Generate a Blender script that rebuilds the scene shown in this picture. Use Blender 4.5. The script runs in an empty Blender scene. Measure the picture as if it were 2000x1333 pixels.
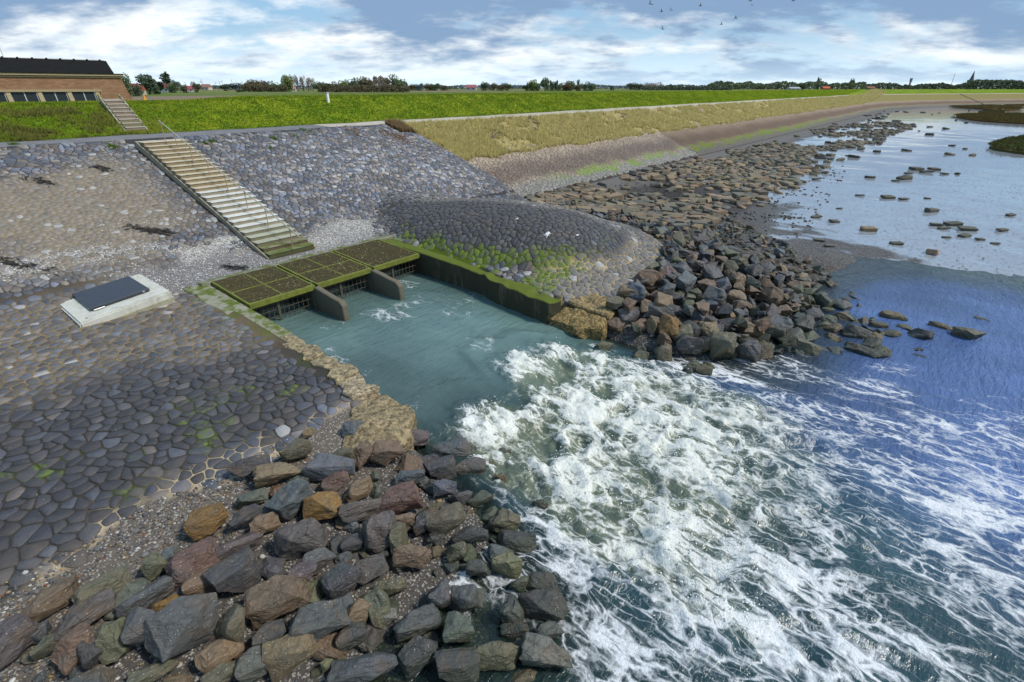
import bpy, bmesh, math, random
import numpy as np
from mathutils import Vector, Matrix

# ------------------------------------------------------------------ frame
# world x = along the dike, y = landward, z = up; sea lies at negative y
H = 8.2                      # camera above basin water
YAW = math.radians(39.0)     # view direction, counted from +x
F = 990.0                    # focal length in photo pixels (2000 wide)
PITCH = math.atan(494.0 / F)
SEA = -0.35
scene = bpy.context.scene
COL = scene.collection
random.seed(7)
RNG = np.random.default_rng(11)

# ------------------------------------------------------------------ camera
cam_d = bpy.data.cameras.new('camera')
cam = bpy.data.objects.new('camera', cam_d)
COL.objects.link(cam)
cam_d.sensor_width = 36.0
cam_d.lens = 36.0 * F / 2000.0
cam_d.clip_start = 0.1
cam_d.clip_end = 20000
cam.location = (0, 0, H)
cam.rotation_euler = (math.pi / 2 - PITCH, 0, YAW - math.pi / 2)
scene.camera = cam

# ------------------------------------------------------------------ light
SUN_EL, SUN_AZ = math.radians(50), math.radians(-66)     # azimuth counted from +x towards +y
world = bpy.data.worlds.new('World')
scene.world = world
world.use_nodes = True
sun_d = bpy.data.lights.new('sun', 'SUN')
sun_d.energy = 2.8
sun_d.angle = math.radians(9)
sun_d.color = (1.0, 0.95, 0.87)
sun = bpy.data.objects.new('sun', sun_d)
COL.objects.link(sun)
sun.location = (60, -40, 70)
sdir = Vector((math.cos(SUN_EL) * math.cos(SUN_AZ), math.cos(SUN_EL) * math.sin(SUN_AZ), math.sin(SUN_EL)))
sun.rotation_euler = sdir.to_track_quat('Z', 'Y').to_euler()
vs = scene.view_settings
vs.view_transform = 'Standard'
vs.look = 'None'
vs.exposure = 0.34
vs.gamma = 1.0
vs.use_curve_mapping = False
scene.cycles.max_bounces = 6
scene.cycles.diffuse_bounces = 3
scene.cycles.glossy_bounces = 3
scene.cycles.transparent_max_bounces = 8
scene.cycles.caustics_reflective = False
scene.cycles.caustics_refractive = False
scene.cycles.use_adaptive_sampling = True
scene.cycles.adaptive_threshold = 0.02


# ------------------------------------------------------------------ node helper
class NT:
    def __init__(self, tree):
        self.t = tree
        tree.nodes.clear()

    def n(self, kind, **kw):
        nd = self.t.nodes.new(kind)
        for k, v in kw.items():
            setattr(nd, k, v)
        return nd

    def put(self, sock, val):
        if val is None:
            return
        if isinstance(val, bpy.types.NodeSocket):
            self.t.links.new(val, sock)
        else:
            if sock.type == 'RGBA' and not isinstance(val, (int, float)) and len(val) == 3:
                val = (*val, 1.0)
            sock.default_value = val

    def pos(self):
        return self.n('ShaderNodeNewGeometry').outputs['Position']

    def objco(self):
        return self.n('ShaderNodeTexCoord').outputs['Object']

    def attr(self, name, out='Color'):
        return self.n('ShaderNodeAttribute', attribute_name=name).outputs[out]

    def mapping(self, vec, scale=(1, 1, 1), loc=(0, 0, 0), rot=(0, 0, 0)):
        m = self.n('ShaderNodeMapping')
        self.put(m.inputs['Vector'], vec)
        m.inputs['Scale'].default_value = scale
        m.inputs['Location'].default_value = loc
        m.inputs['Rotation'].default_value = rot
        return m.outputs[0]

    def noise(self, vec, scale=1.0, detail=3.0, rough=0.55, dist=0.0, out=0):
        nd = self.n('ShaderNodeTexNoise')
        self.put(nd.inputs['Vector'], vec)
        nd.inputs['Scale'].default_value = scale
        nd.inputs['Detail'].default_value = detail
        nd.inputs['Roughness'].default_value = rough
        nd.inputs['Distortion'].default_value = dist
        return nd.outputs[out]

    def voro(self, vec, scale=1.0, feature='F1', out='Distance', rand=1.0):
        nd = self.n('ShaderNodeTexVoronoi', feature=feature)
        self.put(nd.inputs['Vector'], vec)
        nd.inputs['Scale'].default_value = scale
        nd.inputs['Randomness'].default_value = rand
        return nd.outputs[out]

    def math(self, op, a, b=None, c=None, clamp=False):
        nd = self.n('ShaderNodeMath', operation=op, use_clamp=clamp)
        self.put(nd.inputs[0], a)
        if b is not None:
            self.put(nd.inputs[1], b)
        if c is not None:
            self.put(nd.inputs[2], c)
        return nd.outputs[0]

    def vmath(self, op, a, b=None):
        nd = self.n('ShaderNodeVectorMath', operation=op)
        self.put(nd.inputs[0], a)
        if b is not None:
            if op == 'SCALE':
                self.put(nd.inputs['Scale'], b)
            else:
                self.put(nd.inputs[1], b)
        return nd.outputs[0]

    def step(self, v, lo, hi, a=0.0, b=1.0):
        nd = self.n('ShaderNodeMapRange', interpolation_type='SMOOTHSTEP')
        self.put(nd.inputs[0], v)
        for k, x in zip((1, 2, 3, 4), (lo, hi, a, b)):
            self.put(nd.inputs[k], x)
        return nd.outputs[0]

    def mix(self, fac, a, b, mode='MIX'):
        nd = self.n('ShaderNodeMix', data_type='RGBA', blend_type=mode)
        self.put(nd.inputs[0], fac)
        self.put(nd.inputs[6], a)
        self.put(nd.inputs[7], b)
        return nd.outputs[2]

    def sep(self, vec):
        nd = self.n('ShaderNodeSeparateXYZ')
        self.put(nd.inputs[0], vec)
        return nd.outputs

    def comb(self, x, y, z):
        nd = self.n('ShaderNodeCombineXYZ')
        for k, v in zip((0, 1, 2), (x, y, z)):
            self.put(nd.inputs[k], v)
        return nd.outputs[0]

    def bump(self, h, strength=0.4, dist=0.02, normal=None):
        nd = self.n('ShaderNodeBump')
        self.put(nd.inputs['Height'], h)
        nd.inputs['Strength'].default_value = strength
        nd.inputs['Distance'].default_value = dist
        if normal is not None:
            self.put(nd.inputs['Normal'], normal)
        return nd.outputs[0]

    def bsdf(self, color, rough=0.7, normal=None, metal=0.0, spec=0.5, **kw):
        nd = self.n('ShaderNodeBsdfPrincipled')
        self.put(nd.inputs['Base Color'], color)
        self.put(nd.inputs['Roughness'], rough)
        self.put(nd.inputs['Metallic'], metal)
        self.put(nd.inputs['Specular IOR Level'], spec)
        for k, v in kw.items():
            self.put(nd.inputs[k], v)
        if normal is not None:
            self.put(nd.inputs['Normal'], normal)
        return nd.outputs[0]

    def out(self, sh):
        o = self.n('ShaderNodeOutputMaterial')
        self.put(o.inputs['Surface'], sh)


MATS = {}


def material(name):
    m = bpy.data.materials.new(name)
    m.use_nodes = True
    MATS[name] = m
    return NT(m.node_tree)


# ------------------------------------------------------------------ sky
w = NT(world.node_tree)
sky = w.n('ShaderNodeTexSky', sky_type='NISHITA', sun_disc=False)
sky.sun_elevation = SUN_EL
sky.sun_rotation = math.pi / 2 - SUN_AZ
sky.air_density = 1.0
sky.dust_density = 0.6
sky.ozone_density = 2.0
d = w.n('ShaderNodeTexCoord').outputs['Generated']
dx, dy, dz = w.sep(d)
den = w.math('ADD', w.math('MAXIMUM', dz, 0.0), 0.24)
cx = w.math('DIVIDE', dx, den)
cy = w.math('DIVIDE', dy, den)
cv = w.mapping(w.comb(cx, cy, 0.37), (1, 1, 1), (0, 0, 0), (0, 0, -YAW))     # x = away from the viewer, y = across
big = w.noise(w.mapping(cv, (1.9, 1.15, 1), (4.1, 1.0, 0)), 1.0, 7.0, 0.56, 0.15)
puff = w.noise(w.mapping(cv, (6.5, 5.0, 1), (1.7, 5.2, 0)), 1.0, 7.0, 0.60, 0.1)
cover = w.math('ADD', w.math('MULTIPLY', big, 0.74), w.math('MULTIPLY', puff, 0.26))
mask = w.step(cover, 0.40, 0.53)
# cloud bellies: the same field looked at a little further away gives lit rims and dark undersides
big2 = w.noise(w.mapping(cv, (1.9, 1.15, 1), (4.1 + 0.30, 1.0, 0)), 1.0, 7.0, 0.56, 0.15)
body = w.math('ADD', w.math('MULTIPLY', big2, 0.70), w.math('MULTIPLY', puff, 0.30))
slow = w.noise(w.mapping(cv, (0.9, 0.40, 1), (7.3, 2.2, 0)), 1.0, 3.0, 0.5)
lo = w.step(dz, 0.02, 0.17)
shd = w.math('ADD', body, w.math('ADD', w.math('MULTIPLY', w.math('SUBTRACT', lo, 0.5), 0.16), w.math('MULTIPLY', w.math('SUBTRACT', slow, 0.5), 0.55)))
shade2 = w.step(shd, 0.37, 0.57)
ccol = w.mix(shade2, (9.8, 10.1, 10.1), (2.2, 3.4, 5.2))
blue = w.mix(0.6, sky.outputs[0], (2.8, 5.2, 8.0))
hz_ = w.mix(w.step(dz, 0.0, 0.10), (6.6, 8.5, 9.9), blue)
allc = w.mix(w.math('MULTIPLY', mask, w.step(dz, -0.01, 0.07, 0.30, 0.95)), hz_, ccol)
bg = w.n('ShaderNodeBackground')
w.put(bg.inputs[0], allc)
bg.inputs[1].default_value = 0.09
wo = w.n('ShaderNodeOutputWorld')
w.put(wo.inputs[0], bg.outputs[0])

# ------------------------------------------------------------------ projection helpers (photo pixel <-> place)
SP, CP = math.sin(PITCH), math.cos(PITCH)
SY, CY = math.sin(YAW), math.cos(YAW)


def ray(u, v):
    x, y = (u - 1000.0) / F, (666.5 - v) / F
    fwd = CP + y * SP
    return (CY * fwd + SY * x, SY * fwd - CY * x, -SP + y * CP)


def at(u, v, z):
    """place where the sight line of photo pixel (u, v) meets height z; also its scale (metres per pixel)"""
    r = ray(u, v)
    t = (z - H) / r[2]
    return (r[0] * t, r[1] * t, z), t / F


def at_t(u, t):
    x = (u - 1000.0) / F
    fwd = CP + 0.5 * SP
    return (CY * fwd + SY * x) * t, (SY * fwd - CY * x) * t


def proj(p):
    """photo pixel and depth of world points (N,3)"""
    p = np.asarray(p, float)
    q = p - np.array([0, 0, H])
    fw = q[..., 0] * CY + q[..., 1] * SY
    xr = q[..., 0] * SY - q[..., 1] * CY
    dep = fw * CP - q[..., 2] * SP
    up = fw * SP + q[..., 2] * CP
    dd = np.maximum(dep, 1e-3)
    return 1000 + F * xr / dd, 666.5 - F * up / dd, dep


# ------------------------------------------------------------------ numeric noise
def _hash(ix, iy, seed):
    h = (ix.astype(np.int64) * 374761393 + iy.astype(np.int64) * 668265263 + seed * 2147483647) & 0xFFFFFFFF
    h = ((h ^ (h >> 13)) * 1274126177) & 0xFFFFFFFF
    return ((h ^ (h >> 16)) & 0xFFFFFF) / float(0xFFFFFF)


def vnoise(x, y, seed=0):
    x = np.asarray(x, float); y = np.asarray(y, float)
    ix, iy = np.floor(x), np.floor(y)
    fx, fy = x - ix, y - iy
    fx = fx * fx * fx * (fx * (fx * 6 - 15) + 10); fy = fy * fy * fy * (fy * (fy * 6 - 15) + 10)
    a = _hash(ix, iy, seed); b = _hash(ix + 1, iy, seed)
    c = _hash(ix, iy + 1, seed); e = _hash(ix + 1, iy + 1, seed)
    return (a + (b - a) * fx) * (1 - fy) + (c + (e - c) * fx) * fy


def fbm(x, y, seed=0, octs=4, gain=0.5):
    s = 0.0; amp = 1.0; tot = 0.0
    x = np.asarray(x, float); y = np.asarray(y, float)
    for k in range(octs):
        s = s + amp * vnoise(x, y, seed + k * 17); tot += amp
        x, y = x * 1.6 - y * 1.2 + 7.3, x * 1.2 + y * 1.6 + 3.1
        amp *= gain
    return s / tot


def sstep(v, lo, hi):
    t = np.clip((np.asarray(v, float) - lo) / (hi - lo), 0, 1)
    return t * t * (3 - 2 * t)


def lerp(a, b, t):
    return a + (b - a) * t


# ------------------------------------------------------------------ terrain shape
LM = [-60, -12, 0, 4, 7, 9.3, 10.5, 12, 18, 22.6, 24.0, 37.0, 40.0]
LZ = [-3, -2.0, -1.15, -0.55, 0.0, 0.42, 0.60, 0.74, 0.98, 1.12, 1.38, 5.5, 5.58]
RM = [-60, -12, 0, 10, 18, 23.6, 25.2, 37.4, 40.0]
RZ = [-0.9, -0.30, -0.29, -0.26, -0.18, 0.05, 0.33, 5.42, 5.55]
DM = [40.0, 40.4, 46.4, 48.5, 58.0, 74.0]
DZ = [5.55, 5.62, 7.48, 7.54, 7.20, 6.0]
SB = 30.7                    # where the basalt slope gives way to the brown paving


def coast(s):
    """landward shift of the dike: straight, then bending seaward far off"""
    e = np.maximum(np.asarray(s, float) - 255.0, 0.0)
    return -np.where(e < 130, e * e * 0.0021, 35.49 + (e - 130) * 0.546)


def hump(s, m):
    ds = (s - 20.7) / np.where(s < 20.7, 4.25, 6.6)
    dm = (m - 17.2) / np.where(m < 17.2, 7.2, 9.5)
    r = ds * ds + dm * dm
    return 1.6 * np.clip(1 - r, 0, 1) ** 0.9


def riprap(s, m):
    """height added under the boulder heap beside the outlet"""
    a = sstep(s, 15.5, 18.5) * (1 - sstep(s, 23, 38)) * sstep(m, -1.5, 5.5) * (1 - sstep(m, 9.0, 22.0))
    return 0.45 * a


def terr(s, m):
    s = np.asarray(s, float); m = np.asarray(m, float)
    mm = m - coast(s)
    zl = np.interp(mm, LM, LZ)
    zr = np.interp(mm, RM, RZ)
    k1 = sstep(s, SB - 0.3, SB + 0.5)
    k2 = sstep(s, 24.0, 37.0)
    k = lerp(k2, k1, sstep(mm, 22.0, 26.0))
    z = lerp(zl, zr, k)
    zd = np.interp(mm, DM, DZ) - 0.24 * (1 - sstep(s, 17.5, 24)) * sstep(mm, 42, 46.4) * (1 - sstep(mm, 60, 70))
    z = np.where(mm > 40.0, zd, z)
    z = z + hump(s, m) + riprap(s, m)
    z = z + 0.10 * (fbm(s * 0.25, m * 0.25, 3, 3) - 0.5) * (mm < 41)
    z = z + 0.22 * (fbm(s * 0.45, m * 0.6, 13, 4) - 0.5) * sstep(s, 20, 25) * (1 - sstep(s, 34, 60)) * (1 - sstep(mm, 4, 12))
    return z


def in_basin(s, m, pad=0.0):
    return (s > 7.25 - pad) & (s < 15.75 + pad) & (m < 21.45 + pad) & (m > 9.4)


def ground_z(s, m):
    z = terr(s, m)
    z = np.where(in_basin(s, m, 0.28), -1.1, z)
    ch = sstep(s, 6.0 - 0.12 * np.maximum(9 - m, 0), 7.7 - 0.12 * np.maximum(9 - m, 0)) * (1 - sstep(s, 14.9, 16.3)) * (m < 10.6)
    z = z + (np.minimum(z, -1.15) - z) * ch
    return z


# paved ground outline seaward of the mound (s, m)
PAVE = [(16.0, 8.7), (21.0, 8.9), (25.0, 10.2), (28.2, 13.9), (30.6, 19.5), (31.2, 25.0), (31.2, 37.0), (16.0, 37.0)]


def in_poly(s, m, poly):
    s = np.asarray(s, float); m = np.asarray(m, float)
    ins = np.zeros(np.broadcast(s, m).shape, bool)
    j = len(poly) - 1
    for i in range(len(poly)):
        (x1, y1), (x2, y2) = poly[i], poly[j]
        c = ((y1 > m) != (y2 > m)) & (s < (x2 - x1) * (m - y1) / (y2 - y1 + 1e-12) + x1)
        ins ^= c
        j = i
    return ins


def paved(s, m):
    left = (s <= 16.0) & (m > 10.25 + 0.25 * np.sin(s * 1.3) + 0.4 * (vnoise(s * 0.8, 0 * s, 5) - 0.5)) & (m < 37.0)
    return left | in_poly(s, m, PAVE)


def hit(u, v):
    """place where the sight line of photo pixel (u, v) first meets the ground, and metres per pixel there"""
    r = ray(u, v)
    t = np.linspace(4, 160, 9000)
    zz_ = H + r[2] * t
    k_ = np.nonzero(zz_ <= terr(r[0] * t, r[1] * t))[0]
    t_ = t[k_[0]] if len(k_) else 100.0
    return r[0] * t_, r[1] * t_, t_ / F


# ------------------------------------------------------------------ colours of paving and ground (own colour: stone kind, sand, moss, shells, stain)
def mixc(a, b, t):
    return a + (np.asarray(b, float) - a) * np.asarray(t)[..., None]


def zones(s, m):
    n1 = fbm(s * 0.35, m * 0.35, 21, 4)
    n2 = fbm(s * 0.9, m * 0.9, 22, 4)
    n3 = fbm(s * 2.3, m * 2.3, 23, 3)
    hp = hump(s, m)
    left = 1 - sstep(s, 9.2, 10.8)
    upper = sstep(m, 24.5, 27.5)
    z = {}
    z['tan'] = left * sstep(m + (n1 - 0.5) * 6, 24.8, 28.0) * (1 - sstep(m + (n1 - 0.5) * 4, 33.2, 35.4)) * (1 - 0.6 * sstep(s, 8.0, 10.2))
    z['sand'] = np.clip((1 - sstep(s, 5.5, 8.0)) * sstep(m + (n1 - 0.5) * 5, 14.0, 16.5) * (1 - sstep(m, 23, 25)) * (0.45 + 0.9 * n2), 0, 1)
    line = np.exp(-((m - 25.6 + 0.12 * (s - 6) - (n1 - 0.5) * 2.2) / 0.55) ** 2)
    z['shell'] = np.clip(line * sstep(n2, 0.45, 0.65) * (s < 11) * 1.3, 0, 1)
    z['grav'] = sstep(m + (n2 - 0.5) * 1.2, 21.0, 22.0) * (1 - sstep(m + (n2 - 0.5) * 1.6, 24.0, 25.2)) * sstep(s + (n1 - 0.5) * 3, 4.5, 7.0) * (1 - sstep(s, 15.8, 17.0))
    z['wshell'] = np.exp(-(((s - 16.0) / 1.5) ** 2 + ((m - 24.0) / 1.0) ** 2)) + 0.9 * np.exp(-(((s - 13.4) / 0.8) ** 2 + ((m - 23.4) / 0.7) ** 2)) + 0.85 * np.exp(-((m - 25.0 - (s - 9.0) * 0.3) / 0.4) ** 2) * (s < 10.2) * (s > 7.6)
    z['dark'] = (1 - sstep(s, 5.2, 7.6) * 0.45) * sstep(m + (n1 - 0.5) * 2.4, 10.6, 11.8) * (1 - sstep(m + (n1 - 0.5) * 4.5, 13.4, 18.2)) * (s < 8)
    z['moss'] = np.clip((s < 8) * sstep(m, 10.6, 11.4) * (1 - sstep(m, 13.0, 14.5)) * sstep(n2 + 0.30 * n3, 0.66, 0.84), 0, 1) * 0.5
    z['moss'] = np.clip(z['moss'] + (s < 7.3) * sstep(s, 5.6, 6.9) * sstep(m, 15, 16.5) * (1 - sstep(m, 20.5, 22)) * sstep(n2, 0.35, 0.55), 0, 1)
    z['mort'] = np.clip((s < 7) * (1 - sstep(m + (n2 - 0.5) * 1.8, 10.9, 11.5)) * sstep(n2, 0.38, 0.5), 0, 1)
    # mound: darker stone colour on its basin side, algae at its foot, pale mortar seaward
    onh = sstep(hp, 0.05, 0.25)
    side = sstep(22.2 - s + (n1 - 0.5) * 2.0 + 0.25 * (17 - m), -0.4, 1.2)
    z['dark'] = np.clip(z['dark'] + onh * side * 0.95, 0, 1)
    foot = (1 - sstep(hp + (n2 - 0.5) * 0.9, 0.35, 0.85)) * sstep(s, 15.0, 16.2) * (1 - sstep(s + (n1 - 0.5) * 2, 21.5, 23.5)) * sstep(m, 10.2, 11.8) * (1 - sstep(m, 20.5, 23.0))
    z['moss'] = np.clip(z['moss'] + foot * sstep(n2 + 0.25 * n3, 0.46, 0.66) * 1.1, 0, 1)
    z['mort2'] = (s > 15.8) * np.clip((1 - sstep(m + (n1 - 0.5) * 2, 11.2, 12.8)) + sstep(s + (n1 - 0.5) * 2, 24.0, 25.5) * (1 - sstep(m, 15, 18)) * 0.8, 0, 1) * (1 - sstep(hp, 0.15, 0.5))
    z['brown'] = (s > SB) * 1.0
    z['pale'] = sstep(s, 13, 14) * (s < SB) * upper * sstep(n1, 0.42, 0.6) * (1 - sstep(m, 33, 36))
    z['n'] = (n1, n2, n3)
    return z


def stone_col(s, m, r):
    """own colour of paving stones; r = random numbers (N,3)"""
    z = zones(s, m)
    base = np.zeros(s.shape + (3,))
    pal = np.array([(0.108, 0.116, 0.140), (0.132, 0.126, 0.128), (0.092, 0.094, 0.104), (0.150, 0.128, 0.108), (0.112, 0.122, 0.150), (0.142, 0.128, 0.130), (0.125, 0.108, 0.094)])
    base = pal[(r[:, 0] * len(pal)).astype(int) % len(pal)] * (0.58 + 1.0 * r[:, 1] ** 1.7)[:, None]
    base = mixc(base, base * 1.55 + 0.02, z['pale'] * (r[:, 2] > 0.5))
    base = mixc(base, (0.205, 0.172, 0.128), z['tan'] * (0.45 + 0.4 * r[:, 2]))
    base = mixc(base, (0.185, 0.160, 0.130), z['sand'] * 0.5 * r[:, 2])
    base = mixc(base, (0.045, 0.042, 0.046), np.clip(z['dark'] * (0.45 + 0.55 * r[:, 2]), 0, 1))
    base = mixc(base, (0.20, 0.175, 0.145), sstep(hump(s, m), 0.3, 1.0) * (1 - z['dark']) * 0.6)
    base = mixc(base, (0.085, 0.070, 0.060), sstep(hump(s, m), 0.7, 1.2) * z['dark'] * 0.6 * r[:, 1])
    base = base * (1 + 0.22 * sstep(m, 23.5, 26.0) * (s < SB))[:, None]
    base = mixc(base, (0.22, 0.20, 0.17), z['mort2'] * 0.45)
    light = (r[:, 2] > 0.965) * (z['dark'] < 0.4)
    base = mixc(base, (0.40, 0.40, 0.40), light * 0.7)
    mm = m - coast(s)
    n1, n2, n3 = z['n']
    k = mm + (n1 - 0.5) * 1.3
    br = mixc(np.zeros(base.shape) + (0.31, 0.245, 0.18), (0.150, 0.108, 0.080), sstep(k, 31.0, 28.6) * sstep(k, 26.5, 27.8))
    br = mixc(br, (0.215, 0.205, 0.18), 1 - sstep(k, 26.2, 27.2))
    br = br * (0.75 + 0.5 * r[:, 1])[:, None]
    alg = sstep(k, 25.9, 26.4) * (1 - sstep(k, 26.9, 27.7)) * sstep(s, 36, 46) * sstep(n2, 0.36, 0.5)
    br = mixc(br, (0.17, 0.25, 0.02), alg * 0.75)
    return np.where((z['brown'] > 0.5)[:, None], br, base)


def ground_col(s, m):
    z = zones(s, m)
    n1, n2, n3 = z['n']
    mm = m - coast(s)
    c = np.zeros(s.shape + (3,)) + (0.048, 0.046, 0.046)
    c = mixc(c, (0.235, 0.185, 0.115), z['tan'] * 0.9)
    c = mixc(c, (0.235, 0.170, 0.085), z['sand'] * 0.9)
    c = mixc(c, (0.046, 0.042, 0.036), z['dark'] * 0.8)
    c = mixc(c, (0.17, 0.165, 0.17), z['grav'])
    c = mixc(c, (0.50, 0.49, 0.46), np.clip(z['shell'] + z['wshell'], 0, 1))
    c = mixc(c, (0.075, 0.105, 0.010), z['moss'])
    c = mixc(c, (0.40, 0.33, 0.22), z['mort'])
    c = mixc(c, (0.42, 0.33, 0.16), z['mort2'] * 0.9)
    br = mixc(np.zeros(c.shape) + (0.06, 0.045, 0.035), (0.10, 0.15, 0.02), sstep(mm, 25.9, 26.4) * (1 - sstep(mm, 26.9, 27.8)) * sstep(s, 36, 46) * sstep(n2, 0.36, 0.5))
    c = np.where(((s > SB) & (mm > 25.0))[..., None], br, c)
    # far on the brown slope the stones are too small to build: the sheet takes their colour
    k = mm + (n1 - 0.5) * 1.3
    fb = mixc(np.zeros(c.shape) + (0.27, 0.21, 0.155), (0.150, 0.108, 0.080), (1 - sstep(k, 28.6, 31.0)) * sstep(k, 26.5, 27.8))
    fb = mixc(fb, (0.15, 0.14, 0.125), 1 - sstep(k, 26.2, 27.2))
    fb = mixc(fb, (0.15, 0.22, 0.02), sstep(k, 25.7, 26.3) * (1 - sstep(k, 26.9, 27.8)) * sstep(n2, 0.36, 0.52) * (0.8 - 0.6 * sstep(s, 110, 190)))
    c = np.where(((s > 68) & (mm > 25.0))[..., None], fb, c)
    # verge and track on the berm
    trk = sstep(mm, 37.2, 37.6) * (1 - sstep(mm, 39.7, 40.1))
    tcol = np.where((s > 24)[..., None], np.array((0.46, 0.42, 0.35)) * (0.75 + 0.5 * n3)[..., None], np.array((0.19, 0.19, 0.20)) * (0.8 + 0.4 * n3)[..., None])
    c = np.where((trk > 0.01)[..., None], c + (tcol - c) * trk[..., None], c)
    # soil under the salt grass
    sg = sstep(mm, 31.0, 31.6) * (s > SB) * (mm < 37.4)
    c = mixc(c, mixc(np.zeros(c.shape) + (0.36, 0.30, 0.13), (0.21, 0.185, 0.06), sstep(s, 130, 230)), sg * np.maximum(sstep(n2, 0.3, 0.5), sstep(s, 110, 170)) * 0.9)
    # grass
    gr = sstep(mm + (n3 - 0.5) * 0.5, 39.9, 40.3)
    g = mixc(np.zeros(c.shape) + (0.120, 0.195, 0.006), (0.180, 0.245, 0.010), sstep(n2, 0.35, 0.65))
    wild = (1 - sstep(s, 12, 17)) * sstep(n2, 0.4, 0.55)
    g = mixc(g, (0.075, 0.065, 0.028), wild * 0.75)
    c = mixc(c, g, gr)
    # gravel and mud of the foreshore
    off = ~paved(s, m) & (mm < 25.0)
    gv = mixc(np.zeros(c.shape) + (0.12, 0.105, 0.09), (0.075, 0.07, 0.065), 1 - sstep(m, 7.5, 9.5))
    gv = mixc(gv, (0.048, 0.043, 0.040), sstep(s, 17, 22))
    gv = mixc(gv, (0.135, 0.128, 0.118), sstep(mm + (n2 - 0.5) * 3, 19.5, 23.0) * (s > 25))
    c = np.where(off[..., None], gv, c)
    return c


# ------------------------------------------------------------------ mesh helpers
def tag(o, label=None, cat=None, group=None, kind=None):
    if label: o['label'] = label
    if cat: o['category'] = cat
    if group: o['group'] = group
    if kind: o['kind'] = kind
    return o


def link(name, mesh, mat=None, parent=None, loc=None, rot=None, scl=None):
    o = bpy.data.objects.new(name, mesh)
    COL.objects.link(o)
    if mat is not None and mesh is not None and not mesh.materials:
        mesh.materials.append(MATS[mat])
    if parent is not None: o.parent = parent
    if loc is not None: o.location = loc
    if rot is not None: o.rotation_euler = rot
    if scl is not None: o.scale = scl
    return o


def empty(name, loc=(0, 0, 0), rz=0.0):
    o = bpy.data.objects.new(name, None)
    o.empty_display_size = 0.2
    COL.objects.link(o)
    o.location = loc
    o.rotation_euler = (0, 0, rz)
    return o


def mesh_np(name, verts, faces, smooth=False, attrs=None):
    """verts (N,3); faces either (M,k) array or a list of arrays"""
    me = bpy.data.meshes.new(name)
    verts = np.asarray(verts, np.float32)
    me.vertices.add(len(verts))
    me.vertices.foreach_set('co', verts.ravel())
    if isinstance(faces, np.ndarray):
        faces = [faces]
    loops = np.concatenate([f.ravel() for f in faces]).astype(np.int32)
    tot = np.concatenate([np.full(len(f), f.shape[1]) for f in faces]).astype(np.int32)
    start = np.concatenate([[0], np.cumsum(tot)[:-1]]).astype(np.int32)
    me.loops.add(len(loops))
    me.loops.foreach_set('vertex_index', loops)
    me.polygons.add(len(tot))
    me.polygons.foreach_set('loop_start', start)
    me.polygons.foreach_set('loop_total', tot)
    me.update(calc_edges=True)
    me.validate()
    if smooth:
        me.polygons.foreach_set('use_smooth', np.ones(len(me.polygons), bool))
    for k, v in (attrs or {}).items():
        v = np.asarray(v, np.float32)
        if v.ndim == 2:
            if v.shape[1] == 3:
                v = np.concatenate([v, np.ones((len(v), 1), np.float32)], 1)
            a = me.attributes.new(k, 'FLOAT_COLOR', 'POINT')
            a.data.foreach_set('color', v.ravel())
        else:
            a = me.attributes.new(k, 'FLOAT', 'POINT')
            a.data.foreach_set('value', v)
    return me


def grid_faces(ns, nm):
    i = np.arange(ns - 1)[:, None] * nm + np.arange(nm - 1)[None, :]
    i = i.ravel()
    return np.stack([i, i + nm, i + nm + 1, i + 1], 1)


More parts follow.
